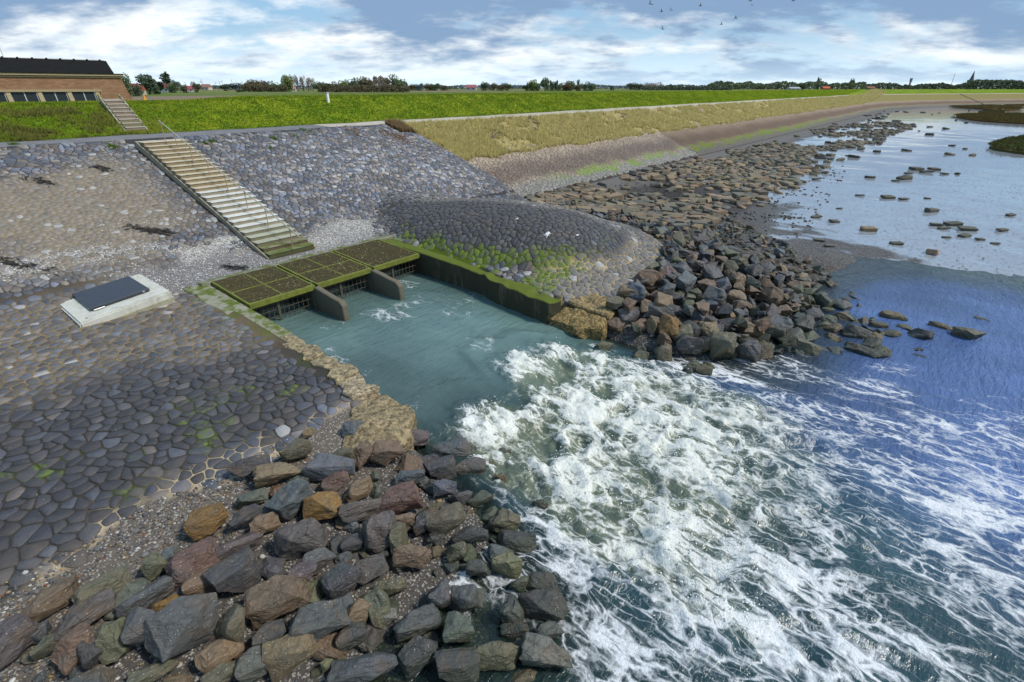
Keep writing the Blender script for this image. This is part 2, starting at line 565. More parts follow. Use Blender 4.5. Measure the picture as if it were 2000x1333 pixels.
class MB:
    """collects boxes, bars and prisms into one mesh"""
    def __init__(self):
        self.v = []; self.f = []

    def add(self, vs, fs):
        b = len(self.v)
        self.v += [tuple(x) for x in vs]
        self.f += [tuple(b + i for i in f) for f in fs]
        return self

    def box(self, x0, x1, y0, y1, z0, z1):
        return self.add([(x0, y0, z0), (x1, y0, z0), (x1, y1, z0), (x0, y1, z0), (x0, y0, z1), (x1, y0, z1), (x1, y1, z1), (x0, y1, z1)],
                        [(3, 2, 1, 0), (4, 5, 6, 7), (0, 1, 5, 4), (1, 2, 6, 5), (2, 3, 7, 6), (3, 0, 4, 7)])

    def bar(self, a, b, r, n=8, r2=None):
        a, b = Vector(a), Vector(b)
        q = (b - a).to_track_quat('Z', 'Y')
        r2 = r if r2 is None else r2
        vs = []
        for p, rr in ((a, r), (b, r2)):
            for k in range(n):
                t = 2 * math.pi * k / n
                vs.append(p + q @ Vector((math.cos(t) * rr, math.sin(t) * rr, 0)))
        fs = [(k, (k + 1) % n, n + (k + 1) % n, n + k) for k in range(n)]
        fs += [tuple(range(n - 1, -1, -1)), tuple(range(n, 2 * n))]
        return self.add(vs, fs)

    def tube(self, pts, r, n=8):
        for a, b in zip(pts[:-1], pts[1:]):
            self.bar(a, b, r, n)
        return self

    def prism(self, poly, axis, lo, hi):
        """extrude a 2D polygon along an axis: 'x' uses (y,z), 'y' uses (x,z), 'z' uses (x,y)"""
        def P(p, k):
            return (k, p[0], p[1]) if axis == 'x' else (p[0], k, p[1]) if axis == 'y' else (p[0], p[1], k)
        n = len(poly)
        vs = [P(p, lo) for p in poly] + [P(p, hi) for p in poly]
        fs = [tuple(range(n)), tuple(range(2 * n - 1, n - 1, -1))] + [(k, n + k, n + (k + 1) % n, (k + 1) % n) for k in range(n)]
        return self.add(vs, fs)

    def mesh(self, name='mesh', bevel=0.0, smooth=False, seg=1):
        me = bpy.data.meshes.new(name)
        me.from_pydata(self.v, [], self.f)
        bm = bmesh.new()
        bm.from_mesh(me)
        bmesh.ops.recalc_face_normals(bm, faces=bm.faces)
        if bevel > 0:
            bmesh.ops.bevel(bm, geom=list(bm.edges), offset=bevel, segments=seg, affect='EDGES', clamp_overlap=True)
        bm.to_mesh(me)
        bm.free()
        if smooth:
            for p in me.polygons: p.use_smooth = True
        return me

    def build(self, name, mat, parent=None, bevel=0.0, smooth=False, loc=None, rot=None, seg=1):
        return link(name, self.mesh(name, bevel, smooth, seg), mat, parent, loc, rot)


def rough_box(mb, cuts, amp, seed):
    """a bevelled box mesh roughened like old concrete"""
    me = mb.mesh('rough', 0.03)
    bm = bmesh.new(); bm.from_mesh(me)
    bmesh.ops.triangulate(bm, faces=bm.faces)
    bmesh.ops.subdivide_edges(bm, edges=[e for e in bm.edges if e.calc_length() > cuts], cuts=3, use_grid_fill=True)
    bmesh.ops.triangulate(bm, faces=bm.faces)
    bmesh.ops.subdivide_edges(bm, edges=[e for e in bm.edges if e.calc_length() > cuts], cuts=2, use_grid_fill=True)
    bm.normal_update()
    co = np.array([v.co for v in bm.verts]); no = np.array([v.normal for v in bm.verts])
    d = (fbm(co[:, 0] * 2.2 + co[:, 2] * 1.7, co[:, 1] * 2.2 - co[:, 2] * 1.3, seed, 4) - 0.5) * 2 * amp
    co = co + no * d[:, None]
    for v, c in zip(bm.verts, co): v.co = c
    bm.to_mesh(me); bm.free()
    return me

# ------------------------------------------------------------------ materials
def mat_ground():
    k = material('ground')
    p = k.pos()
    c = k.attr('tint')
    f1 = k.noise(p, 14.0, 4, 0.7)
    f2 = k.noise(p, 45.0, 2, 0.6)
    c = k.mix(1.0, c, k.mix(f1, (0.45, 0.45, 0.45), (1.55, 1.5, 1.45)), 'MULTIPLY')
    c = k.mix(1.0, c, k.mix(f2, (0.6, 0.6, 0.6), (1.4, 1.4, 1.4)), 'MULTIPLY')
    peb = k.voro(p, 34.0, 'F1', 'Color')
    px = k.sep(peb)
    grit = k.math('MULTIPLY', k.math('MULTIPLY', k.step(px[0], 0.80, 0.90), 0.6), k.step(k.attr('grit', 'Fac'), 0.05, 0.9))
    c = k.mix(grit, c, (0.46, 0.43, 0.38))
    fine = k.voro(p, 3.4, 'DISTANCE_TO_EDGE')
    cr = k.math('MULTIPLY', k.step(fine, 0.10, 0.0), k.attr('crack', 'Fac'))
    c = k.mix(cr, c, (0.035, 0.028, 0.022))
    gb = k.math('ADD', k.math('MULTIPLY', f1, 0.6), k.math('MULTIPLY', k.voro(p, 22.0), 0.5))
    nrm = k.bump(gb, 0.55, 0.05)
    wet = k.attr('wet', 'Fac')
    wn = k.noise(k.mapping(p, (1.0, 0.5, 1)), 0.55, 5, 0.65)
    film = k.step(k.math('ADD', wn, k.math('MULTIPLY', k.math('SUBTRACT', wet, 0.5), 0.9)), 0.43, 0.56)
    film = k.math('MULTIPLY', film, k.step(wet, 0.02, 0.12))
    clod = k.step(k.noise(k.mapping(p, (0.9, 1.3, 1)), 4.2, 6, 0.75), 0.555, 0.60)
    film = k.math('MULTIPLY', film, k.math('SUBTRACT', 1.0, k.math('MULTIPLY', clod, 0.9)))
    dry = k.bsdf(c, k.math('SUBTRACT', 0.85, k.math('MULTIPLY', k.step(wet, 0.0, 0.5), 0.3)), nrm, 0, k.step(wet, 0.0, 0.3, 0.12, 0.4))
    wetb = k.bsdf((0.30, 0.33, 0.36), 0.06, k.bump(k.noise(p, 6.0, 3, 0.6), 0.10, 0.02), 0, 0.9, IOR=1.6)
    mx = k.n('ShaderNodeMixShader')
    k.put(mx.inputs[0], film); k.put(mx.inputs[1], dry); k.put(mx.inputs[2], wetb)
    k.out(mx.outputs[0])


def mat_stone():
    k = material('paving_stone')
    p = k.pos()
    c = k.attr('tint')
    f1 = k.noise(p, 5.0, 5, 0.65)
    f2 = k.noise(p, 38.0, 3, 0.6)
    c = k.mix(1.0, c, k.mix(f1, (0.55, 0.55, 0.56), (1.5, 1.48, 1.42)), 'MULTIPLY')
    c = k.mix(1.0, c, k.mix(f2, (0.75, 0.75, 0.75), (1.25, 1.25, 1.25)), 'MULTIPLY')
    sp = k.step(k.voro(p, 9.0), 0.10, 0.06)
    c = k.mix(k.math('MULTIPLY', sp, k.step(k.noise(p, 0.8, 2), 0.5, 0.62)), c, (0.36, 0.35, 0.32))
    ms = k.step(k.math('ADD', k.noise(p, 3.2, 6, 0.72), k.math('MULTIPLY', k.attr('moss', 'Fac'), 0.22)), 0.60, 0.76)
    ms = k.math('MULTIPLY', ms, k.step(k.attr('moss', 'Fac'), 0.03, 0.3))
    c = k.mix(ms, c, k.mix(f2, (0.065, 0.100, 0.006), (0.150, 0.205, 0.012)))
    nrm = k.bump(k.math('ADD', f1, k.math('MULTIPLY', f2, 0.5)), 0.6, 0.05)
    k.out(k.bsdf(c, k.step(f1, 0.3, 0.7, 0.45, 0.75), nrm, 0, 0.45))


def mat_boulder():
    k = material('boulder_rock')
    o = k.objco()
    info = k.n('ShaderNodeObjectInfo')
    loc = k.vmath('ADD', k.vmath('SCALE', k.pos(), 1.35), k.vmath('SCALE', info.outputs['Location'], 3.7))
    base = k.mix(k.attr('useattr', 'Fac'), info.outputs['Color'], k.attr('tint'))
    f1 = k.noise(loc, 1.6, 5, 0.6, 0.3)
    f2 = k.noise(loc, 6.0, 7, 0.72)
    f3 = k.noise(k.mapping(loc, (3, 3, 14)), 1.5, 4, 0.6, 0.4)
    c = k.mix(k.math('MULTIPLY', k.step(f1, 0.50, 0.68), 0.45), base, (0.135, 0.090, 0.050))
    c = k.mix(k.math('MULTIPLY', k.step(f1, 0.46, 0.32), 0.40), c, (0.075, 0.092, 0.085))
    c = k.mix(1.0, c, k.mix(f2, (0.48, 0.48, 0.48), (1.5, 1.48, 1.45)), 'MULTIPLY')
    c = k.mix(1.0, c, k.mix(f3, (0.72, 0.72, 0.72), (1.25, 1.25, 1.25)), 'MULTIPLY')
    z = k.sep(k.pos())[2]
    low = k.step(k.math('ADD', z, k.math('MULTIPLY', f1, 0.5)), 0.45, -0.05)
    c = k.mix(k.math('MULTIPLY', low, 0.45), c, (0.040, 0.052, 0.020))
    barn = k.step(k.voro(k.pos(), 17.0), 0.17, 0.12)
    bm = k.step(k.noise(k.pos(), 2.2, 3, 0.6), 0.46, 0.60)
    c = k.mix(k.math('MULTIPLY', barn, k.math('MULTIPLY', bm, 0.75)), c, (0.50, 0.47, 0.40))
    crack_ = k.step(k.voro(k.vmath('ADD', loc, k.vmath('SCALE', k.noise(loc, 2.5, 3, 0.6, 0.0, 1), 0.5)), 1.1, 'DISTANCE_TO_EDGE'), 0.022, 0.0)
    c = k.mix(k.math('MULTIPLY', crack_, 0.22), c, (0.02, 0.018, 0.015))
    b = k.math('ADD', k.math('MULTIPLY', f2, 0.6), k.math('MULTIPLY', f3, 0.55))
    nrm = k.bump(k.math('SUBTRACT', b, k.math('MULTIPLY', crack_, 0.12)), 0.75, 0.09)
    k.out(k.bsdf(c, k.step(f2, 0.3, 0.75, 0.42, 0.72), nrm, 0, 0.5))


def mat_concrete(name, rough=0.85, moss_lo=None, dirty=0.5):
    """weathered concrete; colour from the object's own colour"""
    k = material(name)
    p = k.pos()
    info = k.n('ShaderNodeObjectInfo')
    c = info.outputs['Color']
    f1 = k.noise(p, 1.7, 5, 0.65)
    f2 = k.noise(p, 24.0, 4, 0.7)
    c = k.mix(1.0, c, k.mix(f1, (0.72, 0.71, 0.68), (1.22, 1.22, 1.2)), 'MULTIPLY')
    c = k.mix(1.0, c, k.mix(f2, (0.7, 0.7, 0.7), (1.3, 1.3, 1.3)), 'MULTIPLY')
    st = k.step(k.noise(k.mapping(p, (2.2, 2.2, 0.5)), 1.3, 4, 0.6), 0.50, 0.68)
    c = k.mix(k.math('MULTIPLY', st, dirty), c, (0.16, 0.135, 0.085))
    if moss_lo:
        m = k.step(k.math('ADD', k.noise(p, 2.4, 5, 0.65), moss_lo), 0.45, 0.62)
        nz = k.sep(k.n('ShaderNodeNewGeometry').outputs['Normal'])[2]
        m = k.math('MULTIPLY', m, k.step(nz, 0.2, 0.75))
        c = k.mix(m, c, k.mix(f2, (0.055, 0.078, 0.008), (0.135, 0.170, 0.016)))
    hb = k.math('ADD', f2, k.math('MULTIPLY', f1, 0.5))
    if name == 'grout':
        pv_ = k.voro(p, 13.0, 'F1', 'Color')
        c = k.mix(1.0, c, k.mix(k.sep(pv_)[0], (0.45, 0.44, 0.42), (1.5, 1.48, 1.4)), 'MULTIPLY')
        hb = k.math('SUBTRACT', hb, k.math('MULTIPLY', k.voro(p, 13.0), 0.9))
    nrm = k.bump(hb, 0.8 if name == 'grout' else 0.45, 0.05 if name == 'grout' else 0.03)
    k.out(k.bsdf(c, rough, nrm, 0, 0.3))


def mat_plain(name, col, rough=0.6, metal=0.0, var=0.25, scale=8.0, bump=0.15, spec=0.5):
    k = material(name)
    p = k.pos()
    f = k.noise(p, scale, 4, 0.65)
    c = k.mix(f, tuple(x * (1 - var) for x in col), tuple(min(1, x * (1 + var)) for x in col))
    k.out(k.bsdf(c, rough, k.bump(f, bump, 0.02), metal, spec))


def mat_objcol(name, rough=0.8, var=0.3, scale=6.0):
    k = material(name)
    p = k.pos()
    f = k.noise(p, scale, 4, 0.65)
    c = k.mix(1.0, k.n('ShaderNodeObjectInfo').outputs['Color'], k.mix(f, (1 - var,) * 3, (1 + var,) * 3), 'MULTIPLY')
    k.out(k.bsdf(c, rough, k.bump(f, 0.2, 0.03), 0, 0.4))


def mat_leaf(name, attr=True, trans=0.25, rough=0.7, upn=False):
    k = material(name)
    c = k.attr('tint') if attr else k.n('ShaderNodeObjectInfo').outputs['Color']
    if not attr:
        r = k.attr('tint')
        c = k.mix(1.0, c, r, 'MULTIPLY')
    gn = k.n('ShaderNodeNewGeometry').outputs['Normal']
    nn = k.vmath('NORMALIZE', k.vmath('ADD', k.vmath('SCALE', gn, 0.45), (0, 0, 1.0))) if upn else None
    b = k.bsdf(c, rough, nn, 0, 0.2)
    tr = k.n('ShaderNodeBsdfTranslucent')
    k.put(tr.inputs[0], c)
    mx = k.n('ShaderNodeMixShader')
    mx.inputs[0].default_value = trans
    k.put(mx.inputs[1], b); k.put(mx.inputs[2], tr.outputs[0])
    k.out(mx.outputs[0])


def mat_brick():
    k = material('brick')
    g = k.objco()
    x, y, z = k.sep(g)
    v = k.comb(x, z, 0.0)
    bt = k.n('ShaderNodeTexBrick')
    k.put(bt.inputs['Vector'], v)
    bt.inputs['Scale'].default_value = 1.0
    bt.inputs['Brick Width'].default_value = 0.36
    bt.inputs['Row Height'].default_value = 0.11
    bt.inputs['Mortar Size'].default_value = 0.012
    bt.inputs['Color1'].default_value = (0.21, 0.108, 0.056, 1)
    bt.inputs['Color2'].default_value = (0.30, 0.165, 0.088, 1)
    bt.inputs['Mortar'].default_value = (0.16, 0.11, 0.075, 1)
    c = k.mix(1.0, bt.outputs[0], k.mix(k.noise(g, 1.3, 4), (0.7, 0.7, 0.7), (1.25, 1.25, 1.25)), 'MULTIPLY')
    k.out(k.bsdf(c, 0.9, k.bump(bt.outputs['Fac'], -0.3, 0.01), 0, 0.3))


def mat_water():
    k = material('water')
    p = k.pos()
    foam_a = k.attr('foam', 'Fac')
    turb = k.attr('turb', 'Fac')
    opac = k.attr('opac', 'Fac')
    body = k.attr('wcol')
    # lacy foam drawn out along the current (towards -y)
    warp = k.noise(k.mapping(p, (0.55, 0.35, 1)), 1.0, 4, 0.6, 0.0, 1)
    q = k.vmath('ADD', k.mapping(p, (1.0, 0.40, 0.0), (0, 0, 0), (0, 0, -0.10)), k.vmath('SCALE', k.vmath('SUBTRACT', warp, (0.5, 0.5, 0.5)), 1.5))
    w2 = k.noise(q, 2.6, 3, 0.6, 0.0, 1)
    q2 = k.vmath('ADD', q, k.vmath('SCALE', k.vmath('SUBTRACT', w2, (0.5, 0.5, 0.5)), 0.30))
    e1 = k.voro(q2, 1.25, 'DISTANCE_TO_EDGE')
    e2 = k.voro(q2, 2.7, 'DISTANCE_TO_EDGE')
    e3 = k.voro(q2, 8.0, 'DISTANCE_TO_EDGE')
    web = k.math('ADD', k.math('MULTIPLY', k.step(e1, 0.40, 0.0), 0.52), k.math('MULTIPLY', k.step(e2, 0.34, 0.0), 0.40))
    web = k.math('ADD', web, k.math('MULTIPLY', k.step(e3, 0.30, 0.0), 0.16))
    nz = k.noise(q, 1.5, 7, 0.70, 0.5)
    nf = k.noise(p, 16.0, 5, 0.7)
    val = k.math('ADD', web, k.math('MULTIPLY', k.math('SUBTRACT', nz, 0.5), 2.0))
    val = k.math('ADD', val, k.math('MULTIPLY', k.math('SUBTRACT', nf, 0.5), 0.55))
    low = k.noise(k.mapping(p, (0.8, 0.35, 1)), 1.0, 3, 0.55)
    th = k.math('ADD', k.math('MULTIPLY', k.math('SUBTRACT', foam_a, 0.405), 0.52), k.math('ADD', k.math('MULTIPLY', k.math('SUBTRACT', nz, 0.5), 0.50), k.math('MULTIPLY', k.math('SUBTRACT', low, 0.5), 0.26)))
    th = k.math('ADD', th, k.math('MULTIPLY', k.math('SUBTRACT', nf, 0.5), 0.10))
    s1 = k.step(k.math('SUBTRACT', k.math('MULTIPLY', th, 0.7), e1), -0.03, 0.10)
    s2 = k.step(k.math('SUBTRACT', k.math('MULTIPLY', th, 1.0), e2), -0.04, 0.14)
    s3 = k.math('MULTIPLY', k.step(k.math('SUBTRACT', k.math('MULTIPLY', th, 0.9), e3), -0.02, 0.20), 0.6)
    f = k.math('MAXIMUM', s1, k.math('MAXIMUM', s2, s3))
    f = k.math('MULTIPLY', f, k.step(foam_a, 0.02, 0.16))
    f = k.math('MULTIPLY', f, k.step(nf, 0.18, 0.50, 0.55, 1.0))
    # ripples
    rip = k.noise(k.mapping(p, (0.9, 3.2, 1), (0, 0, 0), (0, 0, 0.55)), 1.3, 4, 0.60, 0.25)
    rip2 = k.noise(k.mapping(p, (1.0, 1.7, 1), (0, 0, 0), (0, 0, 0.2)), 7.0, 3, 0.6, 0.2)
    rh = k.math('ADD', k.math('MULTIPLY', rip, 0.8), k.math('MULTIPLY', rip2, 0.22))
    nrm = k.bump(k.math('MULTIPLY', rh, k.attr('rip', 'Fac')), 0.9, 0.22)
    fn = k.bump(k.math('ADD', k.math('MULTIPLY', val, 0.5), nf), 0.65, 0.10)
    # aerated water turns yellow-green
    aer = k.step(k.math('ADD', turb, k.math('MULTIPLY', k.math('SUBTRACT', nz, 0.5), 1.0)), 0.45, 1.15)
    sw = k.noise(k.mapping(p, (0.9, 0.5, 1)), 0.9, 6, 0.65, 1.2)
    body = k.mix(1.0, body, k.mix(sw, (0.55, 0.6, 0.6), (1.5, 1.4, 1.35)), 'MULTIPLY')
    bcol = k.mix(k.math('MULTIPLY', aer, 0.65), body, (0.17, 0.19, 0.11))
    deep = k.bsdf(bcol, k.math('MAXIMUM', k.step(k.attr('rip', 'Fac'), 0.36, 0.45, 0.08, 0.26), k.step(turb, 0.0, 0.4, 0.0, 0.22)), nrm, 0, 0.5, IOR=1.45)
    tr = k.n('ShaderNodeBsdfTransparent')
    tr.inputs[0].default_value = (0.62, 0.70, 0.60, 1)
    gl = k.n('ShaderNodeBsdfGlossy')
    gl.inputs['Roughness'].default_value = 0.2
    k.put(gl.inputs['Normal'], nrm)
    fr = k.n('ShaderNodeFresnel'); fr.inputs[0].default_value = 1.33
    k.put(fr.inputs['Normal'], nrm)
    m0 = k.n('ShaderNodeMixShader')
    k.put(m0.inputs[0], fr.outputs[0]); k.put(m0.inputs[1], tr.outputs[0]); k.put(m0.inputs[2], gl.outputs[0])
    m1 = k.n('ShaderNodeMixShader')
    k.put(m1.inputs[0], opac); k.put(m1.inputs[1], m0.outputs[0]); k.put(m1.inputs[2], deep)
    fcol = k.mix(k.math('MULTIPLY', aer, 0.42), (0.82, 0.84, 0.85), (0.76, 0.77, 0.58))
    fo = k.bsdf(fcol, 0.75, fn, 0, 0.3)
    m2 = k.n('ShaderNodeMixShader')
    k.put(m2.inputs[0], f); k.put(m2.inputs[1], m1.outputs[0]); k.put(m2.inputs[2], fo)
    k.out(m2.outputs[0])


mat_ground(); mat_stone(); mat_boulder(); mat_water(); mat_brick()
mat_concrete('concrete', dirty=0.35)
mat_concrete('mossy_concrete', moss_lo=0.03)
mat_concrete('very_mossy_concrete', moss_lo=0.30)
mat_concrete('grout', dirty=0.45)
mat_plain('galvanised', (0.45, 0.42, 0.35), 0.55, 0.3, 0.3, 12)
mat_plain('rusty_post', (0.30, 0.23, 0.14), 0.8, 0.0, 0.4, 14)
mat_plain('black_lid', (0.035, 0.042, 0.055), 0.38, 0.0, 0.25, 3, 0.05)
mat_plain('steel', (0.5, 0.5, 0.5), 0.35, 0.9, 0.2, 10)
mat_plain('mossy_steel', (0.135, 0.150, 0.018), 0.85, 0.0, 0.75, 4, 0.6)
mat_plain('slimy_bar', (0.075, 0.062, 0.022), 0.75, 0.0, 0.85, 5, 0.5)
mat_plain('rack_bar', (0.075, 0.07, 0.055), 0.7, 0.1, 0.4, 6)
mat_plain('roof_felt', (0.012, 0.012, 0.012), 0.95, 0.0, 0.5, 3, 0.3, 0.15)
mat_plain('pale_trim', (0.34, 0.27, 0.16), 0.8, 0.0, 0.2, 5)
mat_plain('white_paint', (0.78, 0.78, 0.76), 0.6, 0.0, 0.06, 5)
mat_plain('window_glass', (0.02, 0.025, 0.022), 0.08, 0.0, 0.1, 3, 0.0)
mat_plain('grey_frame', (0.42, 0.43, 0.42), 0.6, 0.0, 0.1, 5)
mat_plain('seaweed', (0.022, 0.017, 0.010), 0.7, 0.0, 0.5, 20, 0.4)
mat_plain('dropping', (0.62, 0.62, 0.60), 0.9, 0.0, 0.15, 20)
mat_plain('bark', (0.09, 0.07, 0.05), 0.9, 0.0, 0.3, 10)
mat_plain('bird_feather', (0.06, 0.055, 0.06), 0.8, 0.0, 0.4, 10)
mat_objcol('painted', 0.7, 0.12)
mat_objcol('block_concrete', 0.85, 0.45, 9.0)
mat_leaf('grass_blade', True, 0.5, 0.7, True)
mat_leaf('leaf', False, 0.35)
k = material('pebble')
k.out(k.bsdf(k.attr('tint'), 0.75, None, 0, 0.4))

# ------------------------------------------------------------------ ground sheet
def lines(*segs):
    out = []
    for a, b, st in segs:
        n = max(1, int(round((b - a) / st)))
        out += list(np.linspace(a, b, n, endpoint=False))
    out.append(segs[-1][1])
    return np.array(out)


gs = lines((-14, -2, 0.6), (-2, 34, 0.2), (34, 80, 0.5), (80, 150, 1.2), (150, 420, 5), (420, 1500, 40))
gm = lines((-40, -14, 2.5), (-14, -6, 0.8), (-6, 0, 0.4), (0, 41, 0.2), (41, 60, 0.5), (60, 76, 2))
S, M = np.meshgrid(gs, gm, indexing='ij')
Mw = M + coast(S)
gz = ground_z(S, Mw)
gz = np.where(M > 74.5, 5.9, gz)
S1, M1 = S.ravel(), Mw.ravel()
mm1 = M.ravel()
gc = ground_col(S1, M1)
zz = zones(S1, M1)
grit = np.clip(zz['grav'] + 0.5 * zz['tan'] + zz['wshell'] + 0.5 * zz['sand'] + 0.8 * (~paved(S1, M1) & (mm1 < 11)), 0, 1) * (mm1 < 38)
crack = ((S1 > 68) & (mm1 > 25.2) & (mm1 < 31.2)) * np.exp(-np.maximum(S1 - 68, 0) / 60.0)
flat = (S1 > 26) & (mm1 < 24.0)
wet = np.where(flat, sstep(S1 + (12 - mm1) * 1.4 + 22 * (fbm(S1 * 0.09, M1 * 0.13, 77, 3) - 0.5), 33, 62), 0)
wet = wet * (1 - sstep(mm1, 17, 23.5) * 0.85)
# wet film needs a flat bed: flatten where wet
gmesh = mesh_np('ground', np.stack([S1, M1, gz.ravel()], 1), grid_faces(len(gs), len(gm)), True,
                {'tint': gc, 'grit': grit, 'crack': crack, 'wet': wet})
ground = tag(link('ground', gmesh, 'ground'), kind='structure')

# polder land to the horizon
ps = lines((-3000, -200, 200), (-200, 600, 20), (600, 1500, 100), (1500, 9000, 1500))
pm = lines((73.0, 400, 12), (400, 2000, 60), (2000, 9000, 1000))
S2, M2 = np.meshgrid(ps, pm, indexing='ij')
M2w = M2 + coast(np.minimum(S2, 1500))
S2, M2f = S2.ravel(), M2w.ravel()
fld = vnoise(np.floor(S2 / 130 + 0.35 * np.floor(M2f / 95)), np.floor(M2f / 95), 9)
pc = np.array([(0.085, 0.145, 0.014), (0.20, 0.155, 0.10), (0.11, 0.16, 0.03), (0.17, 0.17, 0.06)])[(fld * 3.99).astype(int)]
nb = (M2f > 95) & (M2f < 190) & (S2 < 165)
pc[nb] = (0.215, 0.165, 0.115)
nb = (M2f <= 95)
pc[nb] = (0.13, 0.20, 0.011)
pc[(M2f > 190) & (M2f < 260) & (S2 < 250)] = (0.11, 0.15, 0.03)
pmesh = mesh_np('polder_field', np.stack([S2, M2f, np.full(S2.shape, 6.0)], 1), grid_faces(len(ps), len(pm)), False,
                {'tint': pc, 'grit': 0 * S2, 'crack': 0 * S2, 'wet': 0 * S2})
tag(link('polder_field', pmesh, 'ground'), kind='structure')

# ------------------------------------------------------------------ water
def water_level(s, m):
    """still level: basin at 0, rapids falling to the sea"""
    chan = sstep(s, 4.0, 6.5) * (1 - sstep(s, 15.8, 18.5))
    edge = 9.2 - 0.5 * np.sin((s - 7) * 0.55) + 0.9 * (fbm(s * 0.5, m * 0.2, 31, 2) - 0.5)
    fall = sstep(m - edge, -3.0, 0.6)
    return SEA + (0 - SEA) * fall * chan


ws = lines((-14, 2, 0.8), (2, 19, 0.065), (19, 40, 0.5), (40, 150, 4), (150, 500, 30))
wm = lines((-200, -40, 40), (-40, -12, 3), (-12, -6.5, 0.3), (-6.5, 11.5, 0.065), (11.5, 21.4, 0.2), (21.4, 30, 4))
S3, M3 = np.meshgrid(ws, wm, indexing='ij')
lev = water_level(S3, M3)
n1 = fbm(S3 * 0.5, M3 * 0.33, 41, 3)
down = 9.4 - M3                                # metres below the sill
left_edge = 6.6 - 0.16 * down + 1.2 * (n1 - 0.5)
right_edge = 15.6 - 0.02 * down + 2.4 * (n1 - 0.5)
cross = sstep(S3, left_edge, left_edge + 1.6) * (1 - sstep(S3, right_edge - 2.0, right_edge + 0.8))
start = -0.9 + 3.0 * (fbm(S3 * 0.62, 0 * S3 + 2.0, 44, 2) - 0.35)
turb = cross * sstep(down, start, start + 2.0) * (1 - sstep(down, 6.0, 13.0) * 0.93)
rid = 1 - np.abs(2 * fbm(S3 * 0.85 + 1.6 * n1, M3 * 0.62, 47, 4, 0.55) - 1)
rid2 = 1 - np.abs(2 * fbm(S3 * 2.6 + n1, M3 * 1.7, 49, 3, 0.6) - 1)
hgt = (rid - 0.55) * 0.62 + (rid2 - 0.6) * 0.20 + (fbm(S3 * 6.5, M3 * 5.0, 52, 3, 0.6) - 0.5) * 0.16
lip = cross * np.exp(-((down - start + 0.15) / 0.45) ** 2) * 0.10
wave = 0.012 * np.sin((0.83 * S3 - 1.9 * M3 + 2.2 * n1 * 3) * 2.1) * sstep(down, 0, 4) * (S3 < 18.5) + 0.03 * (fbm(S3 * 1.2, M3 * 1.9, 57, 3) - 0.5)
zw = lev + turb * hgt * 0.85 + lip + wave * (0.4 + 0.6 * (1 - cross))
crest = sstep(rid + 0.35 * rid2, 0.85, 1.15)
drift = sstep(S3 + 3.0 * (n1 - 0.5), 3.0 - 0.10 * down, 6.3 - 0.12 * down) * (1 - sstep(S3 + 4 * (n1 - 0.5), 14.8 + 0.15 * down, 18.5 + 0.42 * down))
drift = drift * sstep(down, 1.5, 4.5)
foam = np.clip(turb * (0.43 + 0.34 * crest), 0, 1)
foam = np.maximum(foam, drift * (0.575 + 0.30 * (fbm(S3 * 0.7, M3 * 0.22, 61, 3) - 0.5)) * (1 - 0.08 * sstep(down, 9, 14)))
calm = (down < 0.3) & (S3 > 7) & (S3 < 16)
foam = np.where(calm, np.maximum(foam, 0.41 * sstep(fbm(S3 * 0.5, M3 * 0.5, 64, 3), 0.56, 0.72)), foam)
spit = np.exp(-(((S3 - 14.9) / 1.3) ** 2 + ((M3 - 7.8) / 0.8) ** 2)) * 0.55
foam = np.maximum(foam, spit)
gzw = ground_z(S3, M3)
depth = zw - gzw
opac = 0.15 + 0.85 * sstep(depth, 0.0, 0.95)
opac = np.where((S3 > 24), 0.05 + 0.95 * sstep(depth, 0, 0.45), opac)
opac = np.maximum(opac, turb)
tex = fbm(S3 * 0.25, M3 * 0.25, 66, 3)
basin_c = np.array((0.088, 0.148, 0.140)); sea_c = np.array((0.060, 0.108, 0.250)); shal = np.array((0.030, 0.055, 0.045))
kx = np.clip(sstep(down, -1.0, 3.5), 0, 1)[..., None]
wc = basin_c + (np.array((0.020, 0.052, 0.062)) - basin_c) * kx
ks = sstep(S3 + 0.55 * down, 15.5, 22.0)[..., None]
wc = wc + (sea_c - wc) * ks
wc = wc * (0.45 + 1.1 * tex)[..., None]
km = (1 - sstep(opac, 0.5, 0.95))[..., None]
wc = wc + (shal - wc) * km * 0.5
ripa = 0.36 + 0.10 * sstep(down, -1.0, 0.5) + 0.45 * sstep(S3 + 0.3 * down, 15.0, 20.0)
wmesh = mesh_np('water', np.stack([S3.ravel(), M3.ravel(), zw.ravel()], 1), grid_faces(len(ws), len(wm)), True,
                {'rip': ripa.ravel(), 'foam': foam.ravel(), 'turb': turb.ravel(), 'opac': opac.ravel(), 'wcol': wc.reshape(-1, 3)})
tag(link('water', wmesh, 'water'), kind='structure')

# ------------------------------------------------------------------ paving stones: every stone its own body
STAIR_S0, STAIR_S1 = 10.5, 12.75


